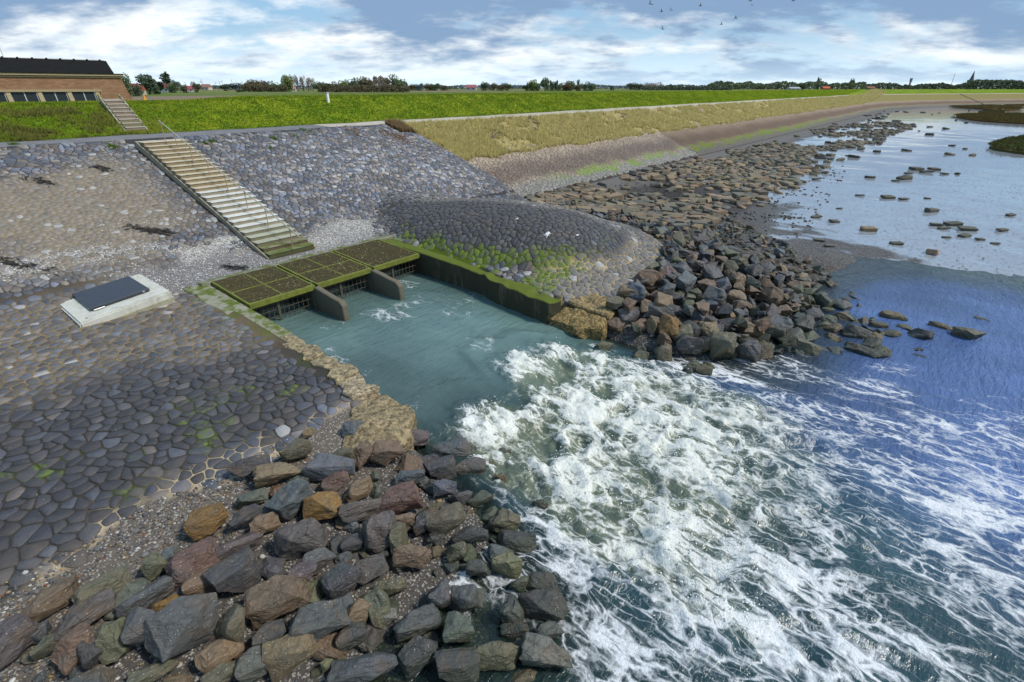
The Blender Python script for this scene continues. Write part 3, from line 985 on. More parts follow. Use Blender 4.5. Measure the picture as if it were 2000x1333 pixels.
def stone_field(s0, s1, m0, m1, step, keep, jit=0.36, seed=1):
    rs = np.random.default_rng(seed)
    rows = int((m1 - m0) / (step * 0.87)); cols = int((s1 - s0) / step)
    pts = np.zeros((rows, cols, 2))
    pts[..., 0] = s0 + step * (np.arange(cols)[None, :] + 0.5 * (np.arange(rows)[:, None] % 2))
    pts[..., 1] = m0 + step * 0.87 * np.arange(rows)[:, None]
    pts += rs.uniform(-jit, jit, pts.shape) * step
    drop = rs.random((rows, cols)) < 0.10
    flatp = pts.reshape(-1, 2)
    flatp[drop.ravel()] += 1000.0
    k = ~drop.ravel() & keep(flatp[:, 0], flatp[:, 1])
    ids = np.nonzero(k)[0]
    lst = flatp.tolist()
    nb = {}
    for i in ids:
        r, c = divmod(int(i), cols)
        nb[int(i)] = [rr * cols + cc for rr in range(max(0, r - 2), min(rows, r + 3)) for cc in range(max(0, c - 2), min(cols, c + 3)) if (rr, cc) != (r, c)]
    out = []
    for i in ids:
        i = int(i)
        px, py = lst[i]
        poly = clip_cell(px, py, [lst[j] for j in nb[i]])
        if len(poly) >= 4:
            out.append((px, py, poly))
    return out


def clip_cell(px, py, others):
    poly = [(-0.42, -0.42), (0.42, -0.42), (0.42, 0.42), (-0.42, 0.42)]
    others = sorted(((x - px, y - py) for x, y in others), key=lambda q: q[0] * q[0] + q[1] * q[1])[:12]
    for ax, ay in others:
        h = (ax * ax + ay * ay) * 0.5
        out = []
        n = len(poly)
        for a in range(n):
            x1, y1 = poly[a]; x2, y2 = poly[(a + 1) % n]
            d1 = ax * x1 + ay * y1 - h; d2 = ax * x2 + ay * y2 - h
            if d1 <= 0: out.append((x1, y1))
            if (d1 < 0) != (d2 < 0):
                t = d1 / (d1 - d2)
                out.append((x1 + (x2 - x1) * t, y1 + (y2 - y1) * t))
        poly = out
        if len(poly) < 3: break
    return poly


def keep_left(s, m):
    k = paved(s, m) & (s < SB + 0.1)
    wb = np.interp(m, [9.0, 9.9, 15.2, 17.0, 22.0], [17.3, 15.6, 16.3, 16.38, 16.42])
    k &= ~((s > 6.4) & (s < wb) & (m < 22.2) & (m > 9.0))               # basin, walls, gratings
    k &= ~((s > STAIR_S0 - 0.15) & (s < STAIR_S1 + 0.15) & (m > 22.4))
    k &= ~((s < 7.3) & (s > 4.9) & (m < 10.35))                         # under the grout
    z = zones(s, m)
    rr = vnoise(s * 9.1, m * 9.7, 91)
    k &= ~((np.clip(z['grav'] + z['wshell'], 0, 1) + 0.25 * (rr - 0.5)) > 0.62)
    u, v, dep = proj(np.stack([s, m, terr(s, m)], -1))
    k &= (dep > 1) & (u > -260) & (u < 2250) & (v < 1500)
    return k


def keep_brown(s, m):
    u, v, dep = proj(np.stack([s, m, terr(s, m)], -1))
    return (s > SB + 0.3) & (m > 25.35) & (m < 31.8) & (s < 70) & (u < 2200)


cells = [c + (0.014,) for c in stone_field(-10, SB + 1, 9.0, 26.0, 0.315, lambda s, m: keep_left(s, m) & (m <= 24.3), 0.40, 5)]
cells += [c + (0.012,) for c in stone_field(-10, SB + 1, 23.6, 37.1, 0.285, lambda s, m: keep_left(s, m) & (m > 24.45), 0.40, 8)]
cells += [c + (0.016,) for c in stone_field(SB, 72, 25.0, 32.2, 0.34, keep_brown, 0.38, 6)]
C = np.array([(c[0], c[1]) for c in cells])
R3 = RNG.random((len(C), 3))
CCOL = stone_col(C[:, 0], C[:, 1], R3)
CU, CV, CD = proj(np.stack([C[:, 0], C[:, 1], terr(C[:, 0], C[:, 1])], -1))
on_mound = (hump(C[:, 0], C[:, 1]) > 0.02)
CZ = zones(C[:, 0], C[:, 1])
BURY = np.clip(0.55 * CZ['tan'] + 0.55 * CZ['sand'] + 0.5 * CZ['grav'], 0, 0.75)


def stone_geo(i):
    """outline rings of one stone in plan; heights are laid on the slope afterwards"""
    px, py, poly, gap = cells[i]
    p = np.array(poly)
    c = p.mean(0)
    e = np.linalg.norm(np.roll(p, -1, 0) - p, axis=1)
    p = p[e > 0.03] if (e > 0.03).sum() >= 4 else p
    if CD[i] < 34:                                       # round the corners of the near ones
        nx = np.roll(p, -1, 0)
        q = np.empty((len(p) * 2, 2))
        q[0::2] = p * 0.83 + nx * 0.17
        q[1::2] = p * 0.17 + nx * 0.83
        p = q
    rad = np.linalg.norm(p - c, axis=1, keepdims=True)
    ring = c + (p - c) * np.maximum(0.5, 1 - (gap * 0.8 + 0.014 * R3[i, 1] + 0.022 * BURY[i]) / np.maximum(rad, 0.05))
    top = c + (ring - c) * (0.93 if CD[i] < 34 else 0.90)
    return ring + (px, py), top + (px, py)


def build_stones(idx, name, mat, parent, one=False):
    V, Fq, Fn, T = [], [], {}, []
    base = 0
    for i in idx:
        ring, top = stone_geo(i)
        n = len(ring)
        V += [np.c_[ring, np.full(n, -0.16), np.full(n, i)], np.c_[ring, np.full(n, -0.014), np.full(n, i)], np.c_[top, np.zeros(n), np.full(n, i)]]
        a = np.arange(n); b = (a + 1) % n
        Fq.append(np.stack([a, b, n + b, n + a], 1) + base)
        Fq.append(np.stack([n + a, n + b, 2 * n + b, 2 * n + a], 1) + base)
        Fn.setdefault(n, []).append(np.arange(2 * n, 3 * n) + base)
        base += 3 * n
    V = np.concatenate(V)
    ii = V[:, 3].astype(int)
    z0 = terr(V[:, 0], V[:, 1])
    dxy = V[:, :2] - C[ii]
    tilt = (R3[ii, :2] - 0.5) * 0.07
    z = z0 + V[:, 2] + 0.022 + 0.03 * (R3[ii, 2] - 0.5) * (1 - BURY[ii]) - 0.020 * BURY[ii] + (tilt * dxy).sum(1)
    faces = [np.concatenate(Fq)] + [np.array(f) for f in Fn.values()]
    xyz = np.c_[V[:, :2], z]
    if one:
        org = np.array([C[idx[0], 0], C[idx[0], 1], float(terr(C[idx[0], 0], C[idx[0], 1]))])
        me = mesh_np(name, xyz - org, faces, False, {'tint': CCOL[ii], 'moss': CZ['moss'][ii]})
        return link(name, me, mat, parent, org)
    me = mesh_np(name, xyz, faces, False, {'tint': CCOL[ii], 'moss': CZ['moss'][ii]})
    return link(name, me, mat, parent)


inview = (CU > -20) & (CU < 2020) & (CV > 0) & (CV < 1350)
# the stone skirt of the mound is a piece of the setting of its own
ms = np.linspace(14.5, 28.5, 71); mmn = np.linspace(8.5, 27.5, 96)
A, B = np.meshgrid(ms, mmn, indexing='ij')
use = hump(A, B) > 0.01
az = ground_z(A, B) + 0.006
fa = grid_faces(len(ms), len(mmn))
fa = fa[use.ravel()[fa].all(1)]
uniq, inv = np.unique(fa, return_inverse=True)
mv = np.stack([A.ravel(), B.ravel(), az.ravel()], 1)[uniq]
mc = ground_col(mv[:, 0], mv[:, 1])
mound = tag(link('stone_mound', mesh_np('stone_mound', mv, inv.reshape(fa.shape), True,
            {'tint': mc, 'grit': 0 * mv[:, 0], 'crack': 0 * mv[:, 0], 'wet': 0 * mv[:, 0]}), 'ground'), kind='structure')
for sel, par in ((~on_mound, ground), (on_mound, mound)):
    ids = np.nonzero(sel & inview & (CD > 1))[0]
    ids = ids[np.argsort(CD[ids])][:290]
    near = set(ids.tolist())
    for i in ids:
        build_stones([int(i)], 'paving_stone', 'paving_stone', par, True)
    rest = [i for i in np.nonzero(sel)[0].tolist() if i not in near]
    o = build_stones(rest, 'paving_stones', 'paving_stone', par)
    o['kind'] = 'stuff'

# ------------------------------------------------------------------ outlet: walls, piers, gratings
BX0, BX1 = 7.3, 15.7
GM0, GM1 = 18.4, 21.5                      # grating from front edge to back edge
ZF, ZB = 1.02, 1.22                        # height of its front and back edge
culvert = tag(empty('sluice_outlet', (11.5, 21.5, 0)), 'concrete sluice outlet with three bays under mossy steel gratings', 'sluice')


def child(o, par):
    o.parent = par
    o.matrix_parent_inverse = Matrix.Translation(-par.location)
    return o


def col(o, c):
    o.color = (*c, 1.0)
    return o


# back wall and deck kerb behind the gratings
b = MB().box(BX0 - 0.3, BX1 + 0.9, GM1 + 0.02, GM1 + 0.42, -1.2, ZB + 0.015)
child(col(link('back_wall', rough_box(b, 0.35, 0.02, 5), 'mossy_concrete'), (0.23, 0.22, 0.19)), culvert)
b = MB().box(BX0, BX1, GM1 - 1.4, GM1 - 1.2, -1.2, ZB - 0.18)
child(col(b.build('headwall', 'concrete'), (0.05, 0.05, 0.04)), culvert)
bw = (BX1 - BX0) / 3.0
gap = 0.12


def gz_at(m):
    return ZF + (ZB - ZF) * (m - GM0) / (GM1 - GM0)


gr_lbl = ['mossy steel grating over the outlet bay nearest the hatch slab', 'mossy steel grating over the middle outlet bay', 'mossy steel grating over the outlet bay beside the stone mound']
for k in range(3):
    x0, x1 = BX0 + k * bw + gap * 0.5, BX0 + (k + 1) * bw - gap * 0.5
    g = tag(empty('deck_grating', ((x0 + x1) / 2, (GM0 + GM1) / 2, gz_at(20))), gr_lbl[k], 'grating', 'gratings over the outlet')

    def sl(mb, a0, a1, m0, m1, dz0, dz1):
        mb.add([(a0, m0, gz_at(m0) + dz0), (a1, m0, gz_at(m0) + dz0), (a1, m1, gz_at(m1) + dz0), (a0, m1, gz_at(m1) + dz0),
                (a0, m0, gz_at(m0) + dz1), (a1, m0, gz_at(m0) + dz1), (a1, m1, gz_at(m1) + dz1), (a0, m1, gz_at(m1) + dz1)],
               [(3, 2, 1, 0), (4, 5, 6, 7), (0, 1, 5, 4), (1, 2, 6, 5), (2, 3, 7, 6), (3, 0, 4, 7)])
    for nm, (a0, a1, m0, m1) in {'side_beam': (x0, x0 + 0.07, GM0 + 0.14, GM1), 'side_beam ': (x1 - 0.07, x1, GM0 + 0.14, GM1)}.items():
        fr = MB(); sl(fr, a0, a1, m0, m1, -0.10, 0.03)
        child(fr.build(nm.strip(), 'mossy_steel'), g)
    fr = MB(); sl(fr, x0, x1, GM0, GM0 + 0.13, -0.16, 0.035)
    child(fr.build('front_beam', 'mossy_steel'), g)
    fr = MB(); sl(fr, x0 + 0.08, x1 - 0.08, GM1 - 0.06, GM1, -0.10, 0.028)
    child(fr.build('back_beam', 'slimy_bar'), g)
    if k < 2:
        fr = MB()
        xc = (x0 + x1) / 2
        sl(fr, xc - 0.03, xc + 0.03, GM0 + 0.14, GM1 - 0.07, -0.05, 0.026)
        child(fr.build('cross_beam', 'mossy_steel'), g)
        fr = MB()
        sl(fr, x0 + 0.08, xc - 0.035, 19.9, 19.96, -0.05, 0.025)
        sl(fr, xc + 0.035, x1 - 0.08, 19.9, 19.96, -0.05, 0.025)
        child(fr.build('cross_beam', 'mossy_steel'), g)
    fr = MB()
    q = x0 + 0.10
    while q < x1 - 0.09:
        sl(fr, q, q + 0.022, GM0 + 0.14, GM1 - 0.07, -0.045, 0.012)
        q += 0.072
    child(fr.build('bearing_bars', 'slimy_bar'), g)
    fr = MB()
    m_ = GM0 + 0.18
    while m_ < GM1 - 0.10:
        sl(fr, x0 + 0.08, x1 - 0.08, m_, m_ + 0.014, -0.035, 0.016)
        m_ += 0.085
    o = child(fr.build('cross_rods', 'slimy_bar'), g)
    for t in (0.18, 0.82):
        fr = MB()
        hx = x0 + (x1 - x0) * t
        fr.tube([(hx - 0.06, GM0 + 0.10, gz_at(GM0) + 0.04), (hx - 0.06, GM0 + 0.10, gz_at(GM0) + 0.10), (hx + 0.06, GM0 + 0.10, gz_at(GM0) + 0.10), (hx + 0.06, GM0 + 0.10, gz_at(GM0) + 0.04)], 0.014, 6)
        child(fr.build('lifting_eye', 'slimy_bar'), g)
    # trash rack under the front edge
    rk = tag(empty('trash_rack', ((x0 + x1) / 2, GM0 + 0.2, -0.4)), gr_lbl[k].replace('mossy steel grating over', 'open bar rack hanging in'), 'rack', 'bar racks in the outlet bays')
    for nm, hor in (('upright_bars', False), ('level_bars', True)):
        fr = MB()
        if hor:
            for z in (0.72, 0.46, 0.20, -0.06):
                fr.box(x0 + 0.06, x1 - 0.06, GM0 + 0.205, GM0 + 0.225, z, z + 0.022)
        else:
            nb = 13
            for j in range(nb):
                xx = x0 + 0.10 + (x1 - x0 - 0.2) * j / (nb - 1)
                fr.box(xx - 0.010, xx + 0.010, GM0 + 0.228, GM0 + 0.248, -0.55, 0.86)
        child(fr.build(nm, 'rack_bar'), rk)
    fr = MB(); xx = x0 + (x1 - x0) * 0.42
    fr.box(xx - 0.05, xx + 0.05, GM0 + 0.16, GM0 + 0.20, -0.6, 0.86)
    child(fr.build('rack_post', 'rack_bar'), rk)

# piers between the bays
for k, lab in ((1, 'concrete pier between the bays nearest the hatch slab'), (2, 'concrete pier between the bays nearest the stone mound')):
    xc = BX0 + k * bw
    b = MB().prism([(GM0 - 1.85, 0.62), (GM0 - 1.65, 0.78), (GM0 + 0.0, 0.985), (GM0 + 0.0, -1.2), (GM0 - 1.95, -1.2)], 'x', xc - 0.125, xc + 0.125)
    o = tag(col(link('pier', rough_box(b, 0.25, 0.025, 8 + k), 'concrete'), (0.135, 0.120, 0.088)), lab, 'pier', 'piers of the outlet')
    b = MB().prism([(GM0 + 0.02, 0.84), (GM1 - 1.2, 0.84), (GM1 - 1.2, -1.2), (GM0 + 0.02, -1.2)], 'x', xc - 0.16, xc + 0.16)
    child(col(b.build('divider_wall', 'concrete'), (0.12, 0.12, 0.09)), culvert)

# basin walls
lw = tag(empty('basin_wall', (6.9, 17, 0)), 'low mossy basin wall beside the hatch slab side paving', 'wall')
b = MB().box(6.45, 7.3, 15.4, 21.9, -1.3, 1.0)
me = rough_box(b, 0.4, 0.02, 21)
for v in me.vertices:
    if v.co.z > 0.5: v.co.z += (v.co.y - 18.4) * 0.045
    if v.co.x < 6.7: v.co.x += 0.16 * (float(vnoise(v.co.y * 2.2, 0.3, 71)) - 0.5)
child(col(link('coping', me, 'mossy_concrete'), (0.27, 0.26, 0.20)), lw)


def slab(name, poly, z0, z1, colr, seed, amp=0.05, mat='grout', parent=None, tilt=(0, 0)):
    b = MB().prism(poly, 'z', z0, z1)
    me = rough_box(b, 0.22, amp, seed)
    cxm = sum(p[0] for p in poly) / len(poly); cym = sum(p[1] for p in poly) / len(poly)
    for v in me.vertices:
        v.co.z += tilt[0] * (v.co.x - cxm) + tilt[1] * (v.co.y - cym)
    o = col(link(name, me, mat), colr)
    return child(o, parent) if parent else o


def ragged(a, b, n, amp, seed):
    rr = random.Random(seed)
    return [(a[0] + (b[0] - a[0]) * t / n + rr.uniform(-amp, amp), a[1] + (b[1] - a[1]) * t / n + rr.uniform(-amp, amp) * 0.4) for t in range(n + 1)]


TAN = (0.32, 0.255, 0.16)
slab('rubble_cap', ragged((7.2, 15.35), (7.22, 13.25), 8, 0.13, 1) + ragged((6.62, 13.2), (6.6, 15.3), 8, 0.15, 2), -1.3, 0.86, TAN, 31, 0.06, parent=lw)
slab('rubble_cap', ragged((7.22, 13.22), (7.15, 11.6), 7, 0.14, 3) + ragged((6.5, 11.6), (6.65, 13.18), 7, 0.15, 4), -1.3, 0.83, (0.32, 0.26, 0.165), 32, 0.06, parent=lw)
slab('rubble_cap', ragged((7.1, 11.56), (6.95, 10.5), 5, 0.12, 5) + ragged((6.2, 10.6), (6.5, 11.54), 5, 0.10, 6), -1.3, 0.76, (0.35, 0.29, 0.20), 33, 0.07, parent=lw)
ap = ragged((6.95, 10.5), (7.2, 9.4), 4, 0.10, 11) + ragged((7.1, 9.1), (6.4, 8.4), 4, 0.13, 12) + ragged((6.1, 8.3), (5.2, 8.6), 4, 0.14, 13) + ragged((4.9, 8.8), (5.0, 9.4), 3, 0.10, 14) + ragged((5.2, 9.7), (6.3, 10.6), 5, 0.14, 15)
me = rough_box(MB().prism(ap, 'z', -0.8, 0.50), 0.14, 0.06, 34)
for v in me.vertices:
    if v.co.z > 0.2:
        ex = max(abs(v.co.x - 6.0) / 1.6, abs(v.co.y - 9.3) / 1.5)
        v.co.z += 0.16 - 0.34 * ex * ex + 0.22 * (float(fbm(np.array([v.co.x * 1.6]), np.array([v.co.y * 1.6]), 36, 3)[0]) - 0.5) + 0.08 * (v.co.y - 9.3)
g1 = tag(col(link('grout_apron', me, 'grout'), (0.26, 0.205, 0.125)), 'tan hardened grout apron between the basin wall end and near boulders', 'grout')
rw = tag(empty('basin_wall', (16.1, 16, 0)), 'tall basin wall with bright moss top beside the stone mound', 'wall')
edge = [(15.7, 21.85), (15.68, 18.0), (15.62, 15.6)] + ragged((15.62, 15.2), (14.75, 10.2), 9, 0.11, 7)
back = ragged((15.4, 9.9), (16.15, 15.2), 9, 0.14, 8) + [(16.22, 17.0), (16.25, 19.0), (16.3, 21.85)]
b = MB().prism(edge + back, 'z', -1.4, 1.0)
me = rough_box(b, 0.35, 0.035, 41)
for v in me.vertices:
    if v.co.z > 0.5:
        v.co.z += 0.14 * sstep(v.co.y, 15, 20) - 0.10 * float(1 - sstep(v.co.y, 11, 15)) + (0.12 * (float(vnoise(v.co.y * 2.5, v.co.x * 2, 73)) - 0.5) if v.co.y < 15.5 else 0)
child(col(link('wall_body', me, 'very_mossy_concrete'), (0.048, 0.046, 0.028)), rw)
tag(slab('grout_lump', [(14.7, 10.15), (15.6, 9.95), (15.75, 9.1), (15.7, 8.2), (15.2, 8.0), (14.75, 8.8)], -1.0, 0.42, (0.24, 0.175, 0.075), 42, 0.20, tilt=(0.30, 0.05)),
    'ochre grout lump at the seaward end of the mossy wall', 'grout')
tag(slab('grout_lump', [(15.8, 9.9), (17.1, 9.7), (17.3, 9.0), (16.9, 8.2), (15.95, 8.15), (15.85, 9.1)], -0.6, 0.60, (0.27, 0.205, 0.105), 43, 0.18, tilt=(0.05, 0.10)),
    'cracked tan grout lump touching the right boulder heap', 'grout')

# ------------------------------------------------------------------ stairs on the slope
st = tag(empty('slope_stairway', (11.6, 29, 3)), 'long pale concrete stairway running down the basalt slope', 'stairs')
NST = 25
M_LO, M_TOP = 22.75, 35.3
Z_LO, Z_TOP = 1.36, 5.62
run = (M_TOP - M_LO) / NST; rise = (Z_TOP - Z_LO) / NST
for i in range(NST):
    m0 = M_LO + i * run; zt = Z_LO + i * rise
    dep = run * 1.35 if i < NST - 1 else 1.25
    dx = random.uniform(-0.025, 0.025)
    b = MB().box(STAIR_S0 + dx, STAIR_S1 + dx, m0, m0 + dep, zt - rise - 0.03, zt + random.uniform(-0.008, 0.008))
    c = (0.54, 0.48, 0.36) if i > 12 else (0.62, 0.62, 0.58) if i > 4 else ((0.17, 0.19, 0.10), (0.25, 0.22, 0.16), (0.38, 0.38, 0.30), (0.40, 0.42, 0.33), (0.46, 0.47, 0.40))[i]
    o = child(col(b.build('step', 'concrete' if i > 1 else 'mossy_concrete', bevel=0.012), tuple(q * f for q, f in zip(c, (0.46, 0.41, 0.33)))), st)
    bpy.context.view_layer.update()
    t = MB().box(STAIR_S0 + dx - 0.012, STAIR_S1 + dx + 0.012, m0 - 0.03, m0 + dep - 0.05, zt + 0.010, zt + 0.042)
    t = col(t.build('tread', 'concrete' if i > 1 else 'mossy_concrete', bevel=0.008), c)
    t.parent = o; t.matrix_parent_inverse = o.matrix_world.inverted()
for sx, (a0, a1) in enumerate(((STAIR_S0 - 0.10, STAIR_S0 - 0.03), (STAIR_S1 + 0.03, STAIR_S1 + 0.10))):
    b = MB().prism([(M_LO + 0.05, Z_LO - 0.30), (M_LO + 0.05, Z_LO - 0.12), (M_TOP + 0.5, Z_TOP - 0.10), (M_TOP + 0.5, Z_TOP - 0.5)], 'x', a0, a1)
    child(col(b.build('stringer', 'concrete'), (0.30, 0.265, 0.19)), st)
rl = tag(empty('handrail', (11.6, 29, 3)), 'thin pale metal handrail along the middle of the slope stairway', 'handrail')
RX = STAIR_S0 + 1.32
posts = [0.62, 4.6, 8.2, 11.8, 15.3, 18.8, 22.1, 25.2]
tops = []
for q in posts:
    m0 = M_LO + q * run; i = min(int(q), NST - 1); zt = Z_LO + i * rise
    hh = 0.93
    p0, p1 = (RX, m0, zt), (RX, m0, Z_LO + q * rise + hh - 0.1)
    child(MB().bar(p0, p1, 0.022, 8).build('post', 'rusty_post', smooth=False), rl)
    child(MB().box(RX - 0.06, RX + 0.06, m0 - 0.06, m0 + 0.06, zt, zt + 0.012).build('base_plate', 'rusty_post'), rl)
    tops.append(p1)
t0, t1 = Vector(tops[0]), Vector(tops[-1])
dv = (t1 - t0).normalized()
child(MB().tube([t0 - dv * 0.9, t1 + dv * 0.15], 0.028, 8).build('rail', 'galvanised'), rl)

# ------------------------------------------------------------------ hatch slab
HX0, HX1, HM0, HM1 = 2.85, 5.72, 20.75, 23.85
ha = tag(empty('hatch_slab', (4.3, 22.3, 1.0)), 'pale concrete slab tilted on the paving under a dark lid', 'slab')


def hz(x):
    return 1.22 + 0.30 * (x - HX0) / (HX1 - HX0)


b = MB().add([(HX0, HM0, 0.5), (HX1, HM0, 0.5), (HX1, HM1, 0.5), (HX0, HM1, 0.5), (HX0, HM0, hz(HX0)), (HX1, HM0, hz(HX1)), (HX1, HM1, hz(HX1) + 0.02), (HX0, HM1, hz(HX0) + 0.02)],
             [(3, 2, 1, 0), (4, 5, 6, 7), (0, 1, 5, 4), (1, 2, 6, 5), (2, 3, 7, 6), (3, 0, 4, 7)])
child(col(b.build('slab_body', 'concrete', bevel=0.05, seg=2), (0.56, 0.56, 0.50)), ha)
b = MB().add([(HX0 + 0.7, HM0 - 0.012, 0.7), (HX1 - 0.03, HM0 - 0.012, 0.7), (HX1 - 0.03, HM0 + 0.1, 0.7), (HX0 + 0.7, HM0 + 0.1, 0.7), (HX0 + 0.7, HM0 - 0.03, 1.06), (HX1 - 0.03, HM0 - 0.03, 1.30), (HX1 - 0.03, HM0 + 0.1, 1.30), (HX0 + 0.7, HM0 + 0.1, 1.06)],
             [(3, 2, 1, 0), (4, 5, 6, 7), (0, 1, 5, 4), (1, 2, 6, 5), (2, 3, 7, 6), (3, 0, 4, 7)])
child(col(b.build('footing', 'concrete', bevel=0.015), (0.36, 0.34, 0.25)), ha)
for (bx, by) in ((HX0 + 0.28, HM0 + 0.25), (HX1 - 0.2, HM1 - 0.3)):
    child(MB().bar((bx, by, hz(bx)), (bx, by, hz(bx) + 0.02), 0.035, 10).build('bolt', 'rusty_post'), ha)
LX0, LX1, LM0, LM1 = 3.38, 5.25, 21.45, 23.6
lid = tag(empty('hatch_lid', (4.3, 22.5, 1.4)), 'flat blue-black metal lid on the pale slab', 'lid')
b = MB().add([(LX0, LM0, hz(LX0) + 0.03), (LX1, LM0, hz(LX1) + 0.03), (LX1, LM1, hz(LX1) + 0.04), (LX0, LM1, hz(LX0) + 0.04), (LX0, LM0, hz(LX0) + 0.13), (LX1, LM0, hz(LX1) + 0.13), (LX1, LM1, hz(LX1) + 0.14), (LX0, LM1, hz(LX0) + 0.14)],
             [(3, 2, 1, 0), (4, 5, 6, 7), (0, 1, 5, 4), (1, 2, 6, 5), (2, 3, 7, 6), (3, 0, 4, 7)])
child(b.build('lid_plate', 'black_lid', bevel=0.012), lid)
b = MB().tube([(LX0 + 0.08, LM0 - 0.01, hz(LX0) + 0.06), (LX0 + 0.08, LM0 - 0.06, hz(LX0) + 0.06), (LX0 + 0.40, LM0 - 0.06, hz(LX0) + 0.09), (LX0 + 0.40, LM0 - 0.01, hz(LX0) + 0.09)], 0.016, 6)
child(b.build('handle', 'steel'), lid)
child(MB().box(LX1 - 0.25, LX1 - 0.17, LM0 - 0.03, LM0, hz(LX1) + 0.04, hz(LX1) + 0.10).build('lock', 'steel'), lid)

# ------------------------------------------------------------------ boulders
def rock_mesh(seed, npt=13, bev=0.05, rough=0.035, subdiv=True, box=0.55):
    rr = random.Random(seed)
    bm = bmesh.new()
    for _ in range(npt):
        v = Vector((rr.uniform(-1, 1), rr.uniform(-1, 1), rr.uniform(-1, 1)))
        mx = max(abs(v.x), abs(v.y), abs(v.z))
        a = v / mx * 0.5; q = v.normalized() * 0.56
        p = a * box + q * (1 - box)
        bm.verts.new(p)
    res = bmesh.ops.convex_hull(bm, input=bm.verts)
    bad = [g for g in res['geom_interior'] if isinstance(g, bmesh.types.BMVert)] + [g for g in res.get('geom_unused', []) if isinstance(g, bmesh.types.BMVert)]
    if bad: bmesh.ops.delete(bm, geom=list(set(bad)), context='VERTS')
    bmesh.ops.dissolve_limit(bm, angle_limit=math.radians(14), verts=bm.verts, edges=bm.edges)
    if bev: bmesh.ops.bevel(bm, geom=list(bm.edges), offset=bev, segments=2, profile=0.6, affect='EDGES', clamp_overlap=True)
    bmesh.ops.triangulate(bm, faces=bm.faces)
    if subdiv:
        for _ in range(3):
            bmesh.ops.subdivide_edges(bm, edges=[e for e in bm.edges if e.calc_length() > 0.115], cuts=1, use_grid_fill=True)
            bmesh.ops.triangulate(bm, faces=bm.faces)
    bm.normal_update()
    sx = rr.uniform(0, 50)
    cs = np.array([v.co for v in bm.verts]); ns_ = np.array([v.normal for v in bm.verts])
    n = fbm(cs[:, 0] * 3.2 + sx + cs[:, 2] * 2.1, cs[:, 1] * 3.2 - cs[:, 2] * 2.9, seed, 5, 0.62) - 0.5
    ch_ = vnoise(cs[:, 0] * 2.4 + sx - cs[:, 2] * 1.1, cs[:, 1] * 2.4 + cs[:, 2] * 2.2, seed + 5)
    cs = cs + ns_ * (n * rough * 3.4 - 0.04 * sstep(ch_, 0.62, 0.74))[:, None]
    for v, c in zip(bm.verts, cs): v.co = c
    # normalise the extent to +-0.5
    cs = np.array([v.co for v in bm.verts])
    lo_, hi_ = cs.min(0), cs.max(0)
    for v in bm.verts:
        v.co = [(v.co[i] - (lo_[i] + hi_[i]) / 2) / (hi_[i] - lo_[i]) for i in range(3)]
    me = bpy.data.meshes.new('boulder')
    bm.to_mesh(me); bm.free()
    me.materials.append(MATS['boulder_rock'])
    return me


ROCKS = [rock_mesh(100 + i, 13 + (i * 5) % 11, 0.055 + 0.022 * (i % 3), 0.03 + 0.012 * (i % 3), True, 0.60 + 0.35 * ((i * 7) % 10) / 10) for i in range(18)]
LOWS = [rock_mesh(300 + i, 10 + i % 4, 0.05, 0.02, False, 0.6) for i in range(8)]
PALS = {'grey': (0.078, 0.078, 0.078), 'blue': (0.078, 0.090, 0.102), 'dark': (0.050, 0.048, 0.048), 'purple': (0.088, 0.072, 0.068),
        'brown': (0.135, 0.090, 0.054), 'red': (0.108, 0.064, 0.050), 'ochre': (0.175, 0.098, 0.022), 'tan': (0.180, 0.125, 0.068),
        'olive': (0.105, 0.098, 0.058), 'green': (0.078, 0.088, 0.068), 'pale': (0.170, 0.160, 0.135), 'lichen': (0.150, 0.155, 0.075), 'pink': (0.135, 0.098, 0.085)}
WORDS = {'grey': 'mid-grey', 'blue': 'blue-grey', 'dark': 'near-black', 'purple': 'purple-grey', 'brown': 'brown', 'red': 'reddish brown', 'ochre': 'ochre', 'tan': 'tan',
         'olive': 'olive', 'green': 'green-grey', 'pale': 'pale grey', 'lichen': 'lichen-yellow', 'pink': 'pinkish'}
